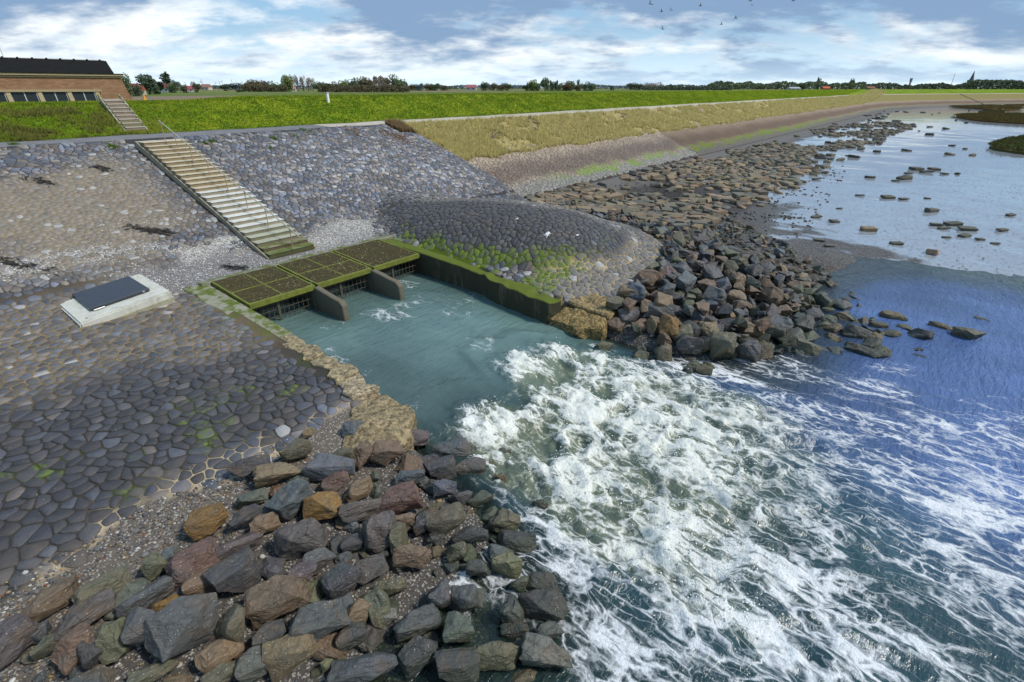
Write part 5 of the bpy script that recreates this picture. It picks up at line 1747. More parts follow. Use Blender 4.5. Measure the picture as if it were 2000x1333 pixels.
for i, (u, v, n_, lab) in enumerate(((1070, 460, 26, 'white bird dropping splash on the dark side of the mound'), (1128, 462, 8, 'small white dropping right of the big splash on the mound'), (1010, 430, 6, 'pale dropping streak on the mound crest'))):
    x, y, mpp = hit(u, v)
    mb = MB(); rs = random.Random(400 + i)
    na = 21; ring = []
    for k in range(na):
        r_ = (0.17 + 0.10 * math.sin(3 * k + i)) * rs.uniform(0.4, 1.0) * 0.75 * (n_ / 20.0) ** 0.6
        a_ = 6.283 * k / na
        q_ = (x + r_ * 2.0 * math.cos(a_), y + r_ * math.sin(a_))
        ring.append((q_[0], q_[1], float(terr(np.array([q_[0]]), np.array([q_[1]]))[0]) + 0.062))
    mb.add(ring + [(x, y, float(terr(np.array([x]), np.array([y]))[0]) + 0.075)], [(j, (j + 1) % na, na) for j in range(na)])
    tag(mb.build('bird_dropping', 'dropping'), lab, 'dropping', 'droppings on the mound')

# ------------------------------------------------------------------ grass
def blades(name, x, y, z, h, wd, cols, lean, label, per=3):
    n = len(x)
    V = np.zeros((n, per, 3, 3)); 
    for k in range(per):
        a = RNG.uniform(0, 6.28, n)
        ox, oy = RNG.normal(0, 1, n) * wd * 1.2, RNG.normal(0, 1, n) * wd * 1.2
        hh = h * RNG.uniform(0.6, 1.15, n)
        lx, ly = RNG.normal(0, lean, n) * hh, RNG.normal(0, lean, n) * hh
        ww = wd * RNG.uniform(0.6, 1.2, n)
        V[:, k, 0] = np.stack([x + ox + np.cos(a) * ww, y + oy + np.sin(a) * ww, z - 0.02], 1)
        V[:, k, 1] = np.stack([x + ox - np.cos(a) * ww, y + oy - np.sin(a) * ww, z - 0.02], 1)
        V[:, k, 2] = np.stack([x + ox + lx, y + oy + ly, z + hh], 1)
    Fc = np.arange(n * per * 3).reshape(-1, 3)
    cc = np.repeat(cols, per * 3, 0) * np.tile(np.array([0.8, 0.8, 1.15]), n * per)[:, None]
    me = mesh_np(name, V.reshape(-1, 3), Fc, False, {'tint': cc})
    return tag(link(name, me, 'grass_blade'), label, 'grass', None, 'stuff')


# mown grass of the dike
n = 100000
x = -6 + 330 * RNG.random(n) ** 2.0; y = RNG.uniform(40.05, 49.5, n)
k_ = ~((x - 0.129 * (y - 41) > 11.4) & (x - 0.129 * (y - 41) < 12.9) & (y > 40.6) & (y < 47.3))
x, y = x[k_], y[k_]
n2_ = fbm(x * 0.9, y * 0.9, 22, 4); n1_ = fbm(x * 0.15, y * 0.3, 24, 3)
cg = mixc(np.zeros((len(x), 3)) + (0.165, 0.265, 0.009), (0.320, 0.390, 0.020), sstep(n2_ + RNG.normal(0, .12, len(x)), .3, .7))
wild = (1 - sstep(x, 10, 14)) * sstep(n2_ + 0.25 * n1_, 0.50, 0.70) * (1 - sstep(y, 45, 46.5))
cg = mixc(cg, (0.160, 0.135, 0.05), wild * 0.7)
cg = mixc(cg, (0.21, 0.18, 0.06), sstep(RNG.random(len(x)), 0.93, 0.95) * 0.8)
cg = cg * (1 + 0.35 * sstep(x, 40, 160))[:, None]
hh = 0.08 + 0.06 * RNG.random(len(x)) + 0.16 * wild * (1 - sstep(y, 44, 46))
blades('dike_grass', x, y, terr(x, y), hh, 0.035 + 0.00040 * np.clip(x, 0, 160), cg, 0.45, 'short bright green grass covering the dike slope')
# tall yellow salt grass on the brown slope
n = 52000
x = SB - 1.5 + 300 * RNG.random(n) ** 2.0; y = RNG.uniform(30.2, 37.5, n)
n2_ = fbm(x * 0.33, y * 0.5, 33, 4)
lowb = 31.1 + 0.9 * (fbm(x * 0.5, 0 * x, 34, 3) - 0.5)
lefted = SB + 0.2 - 5.5 * sstep(y, 34.5, 37.0)
k_ = (y > lowb) & (x > lefted) & (y < 37.15) & (RNG.random(n) < 0.06 + 0.94 * sstep(n2_ + 0.10 * (1 - sstep(y, 33.5, 35.5)), 0.40, 0.52))
x, y = x[k_], y[k_]; n2_ = n2_[k_]
cg = mixc(np.zeros((len(x), 3)) + (0.72, 0.61, 0.25), (0.58, 0.51, 0.18), sstep(RNG.random(len(x)), 0.3, 0.9))
cg = mixc(cg, (0.80, 0.70, 0.36), sstep(RNG.random(len(x)), 0.6, 1.0) * 0.8)
cg = mixc(cg, (0.26, 0.16, 0.09), (x < SB - 0.3) * sstep(y, 33, 35) * 0.85)
blades('salt_grass', x, y, terr(x, y), 0.22 + 0.26 * RNG.random(len(x)), 0.03 + 0.00050 * np.minimum(x, 200), cg, 0.38, 'tall yellow salt grass on the brown paved slope', 5)
# weeds in the joints of the basalt slope and along the crest
pts_ = []
for (u, v, r_, nn) in ((220, 287, 10, 60), (413, 277, 6, 40), (402, 282, 5, 30), (536, 272, 6, 46), (530, 291, 5, 14), (598, 257, 14, 40), (690, 258, 20, 80), (760, 265, 16, 120), (785, 272, 18, 160), (27, 283, 8, 30), (575, 266, 8, 20)):
    x, y, mpp = hit(u, v)
    for k in range(nn):
        pts_.append((x + RNG.normal(0, .5) * r_ * mpp, y + RNG.normal(0, .35) * r_ * mpp * 2, 1.0 if u > 650 else 0.0))
pts_ = np.array(pts_)
cg = mixc(np.zeros((len(pts_), 3)) + (0.07, 0.12, 0.012), (0.19, 0.115, 0.07), pts_[:, 2])
blades('slope_weeds', pts_[:, 0], pts_[:, 1], terr(pts_[:, 0], pts_[:, 1]), 0.07 + 0.09 * RNG.random(len(pts_)), 0.03, cg * 1.6, 0.5, 'small weeds rooted in the joints of the basalt slope', 4)

# ------------------------------------------------------------------ steps in the grass
gs_ = tag(empty('grass_stairway', (12.6, 44, 6.5)), 'short concrete steps with kerbs climbing the grass to the brick building', 'stairs')
NG = 9
for i in range(NG):
    m0 = 41.0 + i * 0.68; zt = float(np.interp(m0 + 0.5, DM, DZ)) + 0.02
    b = MB().box(12.05, 13.15, m0, m0 + 0.72, zt - 0.30, zt)
    child(col(b.build('step', 'concrete', bevel=0.015), (0.25, 0.20, 0.155)), gs_)
    b = MB().box(12.05, 13.15, m0 - 0.03, m0 + 0.05, zt - 0.05, zt + 0.012)
    child(col(b.build('nosing', 'concrete'), (0.46, 0.42, 0.36)), gs_)
for xx in (11.93, 13.19):
    b = MB().prism([(40.9, 5.5), (40.9, 5.80), (47.15, 7.82), (47.15, 7.4)], 'x', xx, xx + 0.09)
    child(col(b.build('kerb', 'mossy_concrete'), (0.36, 0.34, 0.26)), gs_)

for o in gs_.children:                      # the flight runs slightly askew up the bank
    for v in o.data.vertices:
        v.co.x += -0.42 + 0.80 * (v.co.y - 41.0) / 6.2
# ------------------------------------------------------------------ pumping station building
bx1, by0, zb = 18.45, 62.0, 6.0
bd = tag(empty('brick_building', (4.0, by0, zb)), 'long low brick building with black roof behind the dike crest', 'building')
EV = 9.34
b = MB().add([(-22, by0 - 0.55, zb), (bx1 + 0.55, by0 - 0.55, zb), (bx1 + 0.55, by0 + 9.5, zb), (-22, by0 + 9.5, zb), (-22, by0, EV - 0.3), (bx1, by0, EV - 0.3), (bx1, by0 + 9, EV - 0.3), (-22, by0 + 9, EV - 0.3)],
             [(3, 2, 1, 0), (4, 5, 6, 7), (0, 1, 5, 4), (1, 2, 6, 5), (2, 3, 7, 6), (3, 0, 4, 7)])
child(b.build('wall', 'brick'), bd)
child(MB().box(-22.1, bx1 + 0.12, by0 - 0.12, by0 + 9.1, EV - 0.298, EV - 0.20).build('cornice', 'pale_trim'), bd)
child(MB().box(-22.1, bx1 + 0.22, by0 - 0.22, by0 + 9.2, EV - 0.16, EV).build('cornice', 'pale_trim'), bd)
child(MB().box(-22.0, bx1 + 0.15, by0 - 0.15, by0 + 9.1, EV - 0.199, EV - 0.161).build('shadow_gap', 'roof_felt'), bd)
child(MB().box(-22.2, bx1 + 0.28, by0 - 0.28, by0 + 9.3, EV + 0.002, EV + 0.05).build('eave_felt', 'roof_felt'), bd)
roof = child(MB().add([(-22, by0 + 0.1, EV + 0.05), (bx1 - 0.38, by0 + 0.1, EV + 0.05), (bx1 - 0.38, by0 + 9, EV + 0.05), (-22, by0 + 9, EV + 0.05), (-22, by0 + 1.9, EV + 1.15), (bx1 - 0.2, by0 + 1.9, EV + 1.15), (bx1 - 0.2, by0 + 7, EV + 1.15), (-22, by0 + 7, EV + 1.15)],
             [(3, 2, 1, 0), (4, 5, 6, 7), (0, 1, 5, 4), (1, 2, 6, 5), (2, 3, 7, 6), (3, 0, 4, 7)]).build('roof', 'roof_felt'), bd)


def sub(o, par):
    o.parent = par
    o.matrix_parent_inverse = par.matrix_world.inverted()
    return o


bpy.context.view_layer.update()
sub(MB().box(-22, bx1 - 0.4, by0 + 1.86, by0 + 1.98, EV + 1.153, EV + 1.20).build('ridge_coping', 'grey_frame'), roof)
for i in range(9):
    xx = bx1 - 0.7 - i * 0.98
    sub(MB().box(xx - 0.07, xx + 0.07, by0 + 1.78, by0 + 1.855, EV + 1.12, EV + 1.25).build('ridge_clip', 'roof_felt', bevel=0.02), roof)
# window band: lintel, sloping piers, panes
wz0, wz1 = 7.1, 7.90


def wy(z):
    return by0 - 0.55 * (EV - 0.3 - z) / (EV - 0.3 - zb)


child(MB().box(-22, bx1 - 1.95, wy(8.0) - 0.30, wy(8.0) + 0.05, 7.91, 8.09).build('lintel', 'pale_trim'), bd)
for i in range(9):
    xx = bx1 - 2.3 - i * 2.05
    b = MB().add([(xx - 0.16, wy(wz0) - 0.42, wz0 - .4), (xx + 0.20, wy(wz0) - 0.42, wz0 - .4), (xx + 0.20, wy(wz0) + 0.1, wz0 - .4), (xx - 0.16, wy(wz0) + 0.1, wz0 - .4), (xx - 0.16, wy(wz1) - 0.22, wz1), (xx + 0.14, wy(wz1) - 0.22, wz1), (xx + 0.14, wy(wz1) + 0.1, wz1), (xx - 0.16, wy(wz1) + 0.1, wz1)],
                 [(3, 2, 1, 0), (4, 5, 6, 7), (0, 1, 5, 4), (1, 2, 6, 5), (2, 3, 7, 6), (3, 0, 4, 7)])
    child(b.build('pier', 'pale_trim'), bd)
    wn = child(MB().add([(xx - 1.89, wy(wz0 - .4) - 0.03, wz0 - .4), (xx - 0.17, wy(wz0 - .4) - 0.03, wz0 - .4), (xx - 0.17, wy(wz1) - 0.03, wz1 - .01), (xx - 1.89, wy(wz1) - 0.03, wz1 - .01),
                         (xx - 1.89, wy(wz0 - .4) - 0.09, wz0 - .4), (xx - 0.17, wy(wz0 - .4) - 0.09, wz0 - .4), (xx - 0.17, wy(wz1) - 0.09, wz1 - .01), (xx - 1.89, wy(wz1) - 0.09, wz1 - .01)],
                        [(0, 1, 2, 3), (7, 6, 5, 4), (4, 5, 1, 0), (5, 6, 2, 1), (6, 7, 3, 2), (7, 4, 0, 3)]).build('window', 'window_glass'), bd)
    bpy.context.view_layer.update()
    for xm in (xx - 1.02, xx - 0.21):
        sub(MB().add([(xm - 0.035, wy(wz0) - 0.14, wz0 - .4), (xm + 0.035, wy(wz0) - 0.14, wz0 - .4), (xm + 0.035, wy(wz0) - 0.095, wz0 - .4), (xm - 0.035, wy(wz0) - 0.095, wz0 - .4), (xm - 0.035, wy(wz1) - 0.14, wz1 - .012), (xm + 0.035, wy(wz1) - 0.14, wz1 - .012), (xm + 0.035, wy(wz1) - 0.095, wz1 - .012), (xm - 0.035, wy(wz1) - 0.095, wz1 - .012)],
                     [(3, 2, 1, 0), (4, 5, 6, 7), (0, 1, 5, 4), (1, 2, 6, 5), (2, 3, 7, 6), (3, 0, 4, 7)]).build('mullion', 'grey_frame'), wn)

# marker post on the crest, bright thing by the building
mp = tag(empty('marker_post', (29.0, 44.9, 7.0)), 'short white marker post on the grass dike crest', 'post')
child(MB().box(28.9, 29.1, 44.8, 45.0, 6.9, 7.80).build('post_body', 'white_paint', bevel=0.03), mp)
child(MB().box(28.87, 29.13, 44.77, 45.03, 7.803, 7.88).build('post_cap', 'grey_frame'), mp)
cn = tag(empty('traffic_cone', (19.6, 61.0, 7.2)), 'small orange cone beside the brick building corner', 'cone')
child(col(MB().bar((19.6, 61, 7.26), (19.6, 61, 7.72), 0.13, 10, 0.03).build('cone_body', 'painted'), (0.75, 0.25, 0.03)), cn)
child(col(MB().box(19.42, 19.78, 60.82, 61.18, 7.2, 7.26).build('cone_base', 'painted'), (0.7, 0.45, 0.03)), cn)

# ------------------------------------------------------------------ trees, houses and masts on the polder
def crown_mesh(seed, n, lumps, bare=0.0):
    rs = np.random.default_rng(seed)
    cs = rs.normal(0, 0.22, (lumps, 3)) * (1, 1, 0.9) + (0, 0, 0.5)
    cs[0] = (0, 0, 0.5)
    rad = rs.uniform(0.16, 0.32, lumps)
    li = rs.integers(0, lumps, n)
    dirs = rs.normal(0, 1, (n, 3)); dirs /= np.linalg.norm(dirs, axis=1, keepdims=True)
    p = cs[li] + dirs * (rad[li] * rs.random(n) ** 0.33)[:, None]
    p[:, :2] = np.clip(p[:, :2], -0.5, 0.5); p[:, 2] = np.clip(p[:, 2], 0.02, 1)
    sz = rs.uniform(0.022, 0.05, n)
    a = rs.normal(0, 1, (n, 3)); a /= np.linalg.norm(a, axis=1, keepdims=True)
    b_ = np.cross(a, rs.normal(0, 1, (n, 3))); b_ /= np.linalg.norm(b_, axis=1, keepdims=True)
    if bare: a = a * (0.5, 0.5, 0.5) + (0, 0, 1.2); b_ = b_ * 0.35
    V = np.stack([p - a * sz[:, None], p + b_ * sz[:, None] * 0.8, p + a * sz[:, None], p - b_ * sz[:, None] * 0.8], 1)
    t = np.repeat(rs.uniform(0.65, 1.45, n), 4)[:, None] * np.ones((1, 3))
    me = mesh_np('crown', V.reshape(-1, 3), np.arange(n * 4).reshape(-1, 4), False, {'tint': t})
    me.materials.append(MATS['leaf'])
    return me


CROWNS = [crown_mesh(500 + i, 1500, 6 + i % 4) for i in range(5)]
BARE = [crown_mesh(520 + i, 900, 6, 1.0) for i in range(2)]
trk = MB().bar((0, 0, 0), (0.02, 0, 0.55), 0.045, 7, 0.02)
for a_ in range(4):
    trk.bar((0.01, 0, 0.25 + 0.06 * a_), (0.22 * math.cos(a_ * 1.7), 0.22 * math.sin(a_ * 1.7), 0.55 + 0.08 * a_), 0.018, 5, 0.006)
TRUNK = trk.mesh('trunk'); TRUNK.materials.append(MATS['bark'])
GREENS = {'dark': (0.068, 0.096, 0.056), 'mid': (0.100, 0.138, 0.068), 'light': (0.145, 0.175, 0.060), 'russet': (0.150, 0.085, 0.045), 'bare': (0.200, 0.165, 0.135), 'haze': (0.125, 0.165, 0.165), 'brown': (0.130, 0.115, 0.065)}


def tree(u, wpx, hpx, dist, kind, label, group='trees beyond the dike', vb=None):
    x, y = at_t(u, dist)
    mpp = dist / F
    g = 6.0
    root = tag(empty('tree', (x, y, g), random.uniform(0, 6.28)), label, 'tree', group)
    # height so that the top stands hpx above the land line
    htop = (H - g) + (hpx - 6) * mpp if vb is None else vb * mpp
    c = link('crown', (BARE if kind == 'bare' else CROWNS)[random.randrange(2 if kind == 'bare' else 5)], None, root, (0, 0, -0.06 * htop), None, (wpx * mpp * 1.4, wpx * mpp * 1.4, htop * 1.08))
    col(c, tuple(q * 1.3 + 0.012 for q in GREENS[kind]))
    link('trunk', TRUNK, None, root, (0, 0, 0), None, (max(1.5, htop * 0.5), max(1.5, htop * 0.5), htop))
    return root


tree(246, 22, 34, 130, 'mid', 'thin-leaved tree just right of the brick building')
tree(262, 20, 16, 150, 'dark', 'dark bush in front of the red-roofed houses')
tree(290, 48, 42, 200, 'dark', 'tall dark green tree beside the red-roofed houses')
tree(308, 18, 24, 205, 'dark', 'narrow dark tree right of the tall dark one')
tree(340, 18, 20, 260, 'mid', 'round green bush before the pink-roofed house')
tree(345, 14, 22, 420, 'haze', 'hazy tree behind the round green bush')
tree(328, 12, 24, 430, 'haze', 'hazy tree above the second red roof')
tree(358, 16, 15, 270, 'brown', 'brown shrub left of the pink-roofed house')
tree(384, 14, 18, 280, 'brown', 'brown-green tree right of the pink-roofed house')
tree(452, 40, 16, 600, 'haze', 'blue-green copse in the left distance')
tree(438, 14, 14, 420, 'dark', 'small dark bush left of the distant copse')
tree(466, 10, 6, 300, 'dark', 'low bush alone on the field edge')
tree(494, 26, 24, 330, 'brown', 'ragged brown-green hedge tree left of the round pale tree')
tree(512, 24, 22, 340, 'brown', 'second ragged brown-green hedge tree')
tree(535, 26, 18, 350, 'mid', 'low green tree at the foot of the round pale tree')
tree(557, 22, 36, 330, 'light', 'tall round pale green tree beside the bare wood')
for k_, u in enumerate((572, 582, 592, 602, 611)):
    tree(u, 14, 33 - k_, 380, 'bare', f"{('first', 'second', 'third', 'fourth', 'last')[k_]} of the pinkish bare poplars right of the pale tree")
for k_, (u, w_, h_, kd) in enumerate(((625, 24, 20, 'mid'), (642, 22, 20, 'mid'), (657, 18, 18, 'dark'), (672, 20, 22, 'light'), (690, 24, 24, 'dark'), (704, 18, 26, 'mid'))):
    tree(u, w_, h_, 300 + 8 * k_, kd, f"{('first', 'second', 'third', 'fourth', 'fifth', 'sixth')[k_]} tree of the row leading from poplars to the grey wood")
for k_, (u, w_, h_, kd) in enumerate(((718, 26, 28, 'brown'), (736, 28, 32, 'bare'), (754, 28, 32, 'brown'), (772, 28, 30, 'mid'), (745, 20, 34, 'brown'), (786, 18, 22, 'dark'))):
    tree(u, w_, h_, 310 + 5 * k_, kd, f"{('leftmost', 'second', 'third', 'fourth', 'tallest', 'rightmost')[k_]} tree of the grey-brown domed wood")
for k_, (u, w_, h_, kd) in enumerate(((806, 18, 14, 'brown'), (822, 16, 17, 'haze'), (838, 18, 16, 'brown'), (852, 18, 17, 'mid'), (868, 18, 14, 'brown'))):
    tree(u, w_, h_, 480, kd, f"{('first', 'second', 'third', 'fourth', 'fifth')[k_]} low tree right of the domed wood")
for k_, (u, w_, h_, kd) in enumerate(((948, 16, 19, 'dark'), (966, 14, 17, 'brown'), (980, 16, 17, 'brown'), (992, 12, 16, 'mid'))):
    tree(u, w_, h_, 470, kd, f"{('first', 'second', 'third', 'fourth')[k_]} tree right of the far pink-roofed farm")
for k_, (u, w_, h_, kd) in enumerate(((1028, 14, 14, 'dark'), (1038, 16, 25, 'light'), (1052, 16, 20, 'mid'), (1064, 16, 28, 'mid'), (1076, 8, 24, 'dark'), (1084, 8, 24, 'dark'), (1092, 8, 18, 'mid'), (1107, 20, 17, 'russet'), (1117, 20, 25, 'mid'), (1128, 16, 15, 'brown'), (1142, 14, 17, 'dark'), (1156, 18, 18, 'mid'))):
    tree(u, w_, h_, 420 + 4 * k_, kd, ['dark bush at the left end of the middle copse', 'tall pale tree in the middle copse', 'mid green tree between the two tall ones of the middle copse', 'tallest tree of the middle copse', 'left slim poplar of the middle copse', 'right slim poplar of the middle copse', 'low green tree right of the slim poplars', 'russet shrub in the middle copse', 'dark round tree behind the russet shrub', 'brown tree right of the russet shrub', 'dark tree near the right end of the middle copse', 'last tree at the right end of the middle copse'][k_])
tree(1194, 7, 14, 520, 'dark', 'lone small tree right of the middle copse')
for k_, (u, w_, h_, kd) in enumerate(((1232, 20, 17, 'dark'), (1246, 18, 16, 'dark'), (1262, 22, 18, 'bare'), (1278, 22, 18, 'bare'), (1292, 18, 16, 'bare'), (1312, 9, 14, 'dark'), (1326, 9, 15, 'dark'))):
    tree(u, w_, h_, 640, kd, f"{('first', 'second', 'third', 'fourth', 'fifth', 'sixth', 'seventh')[k_]} tree of the grey copse before the long hedge")
tree(1595, 7, 30, 900, 'dark', 'spiky conifer rising above the right treeline')
tree(1570, 16, 20, 880, 'mid', 'round tree left of the spiky conifer')
tree(1662, 12, 24, 900, 'dark', 'dark tree near the right end of the near treeline')


def treeline(name, u0, u1, dist, h0, h1, kind, label, n, seed):
    rs = np.random.default_rng(seed)
    u = rs.uniform(u0, u1, n)
    prof = h0 + (h1 - h0) * fbm(u * 0.05, 0 * u, seed, 4)
    dj = dist * (1 + rs.uniform(-0.03, 0.03, n))
    xx = (u - 1000) / F; fw = CP + 0.5 * SP
    x, y = (CY * fw + SY * xx) * dj, (SY * fw - CY * xx) * dj
    mpp = dist / F
    top_ = (H - 6.0) + (prof - 6) * mpp
    z = 6.0 + top_ * rs.random(n) ** 0.7
    sz = mpp * rs.uniform(0.7, 1.9, n)
    a = rs.normal(0, 1, (n, 3)); a /= np.linalg.norm(a, axis=1, keepdims=True)
    b_ = np.cross(a, rs.normal(0, 1, (n, 3))); b_ /= np.linalg.norm(b_, axis=1, keepdims=True)
    p = np.stack([x, y, z], 1)
    V = np.stack([p - a * sz[:, None], p + b_ * sz[:, None], p + a * sz[:, None], p - b_ * sz[:, None]], 1)
    cc = np.repeat(np.array(GREENS[kind])[None] * rs.uniform(0.7, 1.4, (n, 1)), 4, 0)
    tag(link(name, mesh_np(name, V.reshape(-1, 3), np.arange(n * 4).reshape(-1, 4), False, {'tint': cc}), 'grass_blade'), label, 'trees', None, 'stuff')


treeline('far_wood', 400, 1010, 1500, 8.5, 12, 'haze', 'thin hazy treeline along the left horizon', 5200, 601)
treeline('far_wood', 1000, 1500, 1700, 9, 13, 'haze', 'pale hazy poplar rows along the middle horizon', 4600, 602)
treeline('near_hedge', 1255, 1430, 560, 7, 9, 'dark', 'long low dark hedge behind the grass dike', 2600, 603)
treeline('right_wood', 1380, 1690, 900, 10, 21, 'mid', 'dark treeline right of centre behind the dike', 6500, 604)
treeline('right_wood', 1680, 1900, 1100, 7, 17, 'dark', 'low dark treeline below the church tower', 4200, 605)
treeline('right_wood', 1885, 2090, 800, 15, 23, 'dark', 'dense dark wood at the right end of the horizon', 6500, 606)
treeline('left_scrub', 470, 560, 330, 8, 14, 'brown', 'brownish scrub along the ditch left of the pale tree', 2400, 607)
treeline('left_scrub', 620, 800, 300, 7, 15, 'brown', 'brownish undergrowth below the domed wood', 4200, 608)


def house(u, wpx, dist, roofc, wallc, label, hpx=9, base=6.0):
    x, y = at_t(u, dist); mpp = dist / F
    w_ = wpx * mpp; hh = (H - base) + (hpx - 6) * mpp
    r = tag(empty('house', (x, y, base), YAW - math.pi / 2 + random.uniform(-.3, .3)), label, 'house', 'houses on the polder')
    wl = link('wall', MB().box(-w_ / 2, w_ / 2, -w_ * .3, w_ * .3, 0, hh * 0.5).mesh('wall'), 'painted', r); col(wl, wallc)
    rf = link('roof', MB().prism([(-w_ * .36, hh * .49), (w_ * .36, hh * .49), (0, hh)], 'x', -w_ * .53, w_ * .53).mesh('roof'), 'painted', r); col(rf, roofc)
    for k in (-1, 1):
        wn = link('window', MB().box(k * w_ * .25 - w_ * .06, k * w_ * .25 + w_ * .06, -w_ * .3 - .08, -w_ * .3 - .01, hh * .15, hh * .38).mesh('window'), 'window_glass', r)
    return r


RED = (0.30, 0.055, 0.035)
house(262, 18, 190, RED, (0.25, 0.12, 0.08), 'red-roofed house half hidden by the dark bush', 14)
house(274, 14, 185, (0.33, 0.075, 0.04), (0.4, 0.36, 0.3), 'second red-roofed house beside the tall dark tree', 10)
house(322, 22, 300, (0.27, 0.05, 0.06), (0.5, 0.5, 0.5), 'dark red roofed house right of the tall dark tree', 14)
house(368, 16, 300, (0.33, 0.06, 0.09), (0.55, 0.5, 0.48), 'pink-red roofed house between brown shrubs', 10)
house(403, 18, 650, (0.30, 0.15, 0.11), (0.5, 0.45, 0.4), 'pale red roofed farm on the left horizon', 13)
house(572, 10, 360, (0.40, 0.20, 0.16), (0.6, 0.58, 0.55), 'small pinkish house below the bare poplars', 9)
house(920, 20, 620, (0.30, 0.10, 0.10), (0.55, 0.5, 0.48), 'pink-roofed farm near the middle left horizon', 12)
house(1613, 13, 560, (0.45, 0.085, 0.03), (0.38, 0.08, 0.03), 'bright orange-red barn behind the right dike', 9)
house(1550, 22, 700, (0.36, 0.38, 0.40), (0.5, 0.5, 0.5), 'long pale grey shed left of the orange barn', 8)
house(1700, 14, 760, (0.22, 0.09, 0.05), (0.3, 0.2, 0.15), 'brown roofed house below the right treeline', 9)


def turbine(u, dist, vhub, blade_px, rot, label, group=None):
    x, y = at_t(u, dist); mpp = dist / F
    hub = H + (172 - vhub) * mpp * 1.12
    r = tag(empty('wind_turbine', (x, y, 6.0), YAW - math.pi / 2), label, 'turbine', group)
    w0 = max(0.35 * mpp, 0.5)
    link('tower', MB().bar((0, 0, 0), (0, 0, hub - 6), w0, 8, w0 * 0.6).mesh('tower'), 'grey_frame', r)
    link('nacelle', MB().box(-w0 * .8, w0 * .8, -w0 * 2, w0 * 1.4, hub - 6 - w0 * .7, hub - 6 + w0 * .9).mesh('nacelle', w0 * .2), 'grey_frame', r)
    L = blade_px * mpp
    for k in range(3):
        a = rot + k * 2.094
        ca, sa = math.cos(a), math.sin(a)
        c0 = Vector((0, -w0 * 2.2, hub - 6))
        tip = c0 + Vector((ca, 0, sa)) * L
        nr = Vector((-sa, 0, ca)) * w0 * 0.75
        root_ = c0 + Vector((ca, 0, sa)) * L * 0.04
        b = MB().add([root_ + nr * .5, root_ - nr * .5, root_ + Vector((ca, 0, sa)) * L * .2 - nr, tip, root_ + Vector((ca, 0, sa)) * L * .2 + nr,
                      root_ + nr * .5 + Vector((0, w0 * .4, 0)), root_ - nr * .5 + Vector((0, w0 * .4, 0)), root_ + Vector((ca, 0, sa)) * L * .2 - nr + Vector((0, w0 * .3, 0)), tip + Vector((0, w0 * .1, 0)), root_ + Vector((ca, 0, sa)) * L * .2 + nr + Vector((0, w0 * .3, 0))],
                     [(0, 1, 2, 3, 4), (9, 8, 7, 6, 5), (0, 5, 6, 1), (1, 6, 7, 2), (2, 7, 8, 3), (3, 8, 9, 4), (4, 9, 5, 0)])
        link('blade', b.mesh('blade'), 'grey_frame', r)
    return r


turbine(30, 620, 96, 20, 2.0, 'wind turbine rising behind the brick building roof')
for k, u in enumerate((340, 364, 380, 395, 397, 423, 431, 436, 455, 463, 475, 527, 535)):
    turbine(u, 2600, 161 + (k * 7 % 4), 5.5, 0.4 * k, f"{('first', 'second', 'third', 'fourth', 'fifth', 'sixth', 'seventh', 'eighth', 'ninth', 'tenth', 'eleventh', 'twelfth', 'last')[k]} tiny turbine from the left on the far left horizon", 'far wind turbines')
# church tower, water tower and mast on the right horizon
x, y = at_t(1892, 1000)
ch = tag(empty('church_tower', (x, y, 6)), 'pointed church tower above the right horizon trees', 'church')
col(link('tower', MB().box(-3.0, 3.0, -3.0, 3.0, 0, 17).mesh('tower'), 'painted', ch), (0.16, 0.13, 0.13))
col(link('spire', MB().bar((0, 0, 17), (0, 0, 33), 3.4, 8, 0.1).mesh('spire'), 'painted', ch), (0.09, 0.10, 0.13))
col(link('gallery', MB().bar((0, 0, 16.2), (0, 0, 17.6), 3.9, 8).mesh('gallery'), 'painted', ch), (0.22, 0.2, 0.2))
x, y = at_t(1775, 1200)
wt = tag(empty('water_tower', (x, y, 6)), 'grey water tower left of the church on the horizon', 'tower')
col(link('shaft', MB().bar((0, 0, 0), (0, 0, 17), 2.2, 10, 2.0).mesh('shaft'), 'painted', wt), (0.25, 0.26, 0.30))
col(link('tank', MB().bar((0, 0, 16), (0, 0, 23), 2.6, 10, 3.0).mesh('tank'), 'painted', wt), (0.22, 0.23, 0.27))
x, y = at_t(1856, 1200)
mt_ = tag(empty('radio_mast', (x, y, 6)), 'thin radio mast between water tower and church', 'mast')
link('mast_pole', MB().bar((0, 0, 0), (0, 0, 34), 0.7, 6, 0.3).mesh('mast_pole'), 'grey_frame', mt_)
for k in range(3):
    link('mast_ring', MB().bar((0, 0, 12 + 8 * k), (0, 0, 12.5 + 8 * k), 1.2, 6).mesh('mast_ring'), 'grey_frame', mt_)

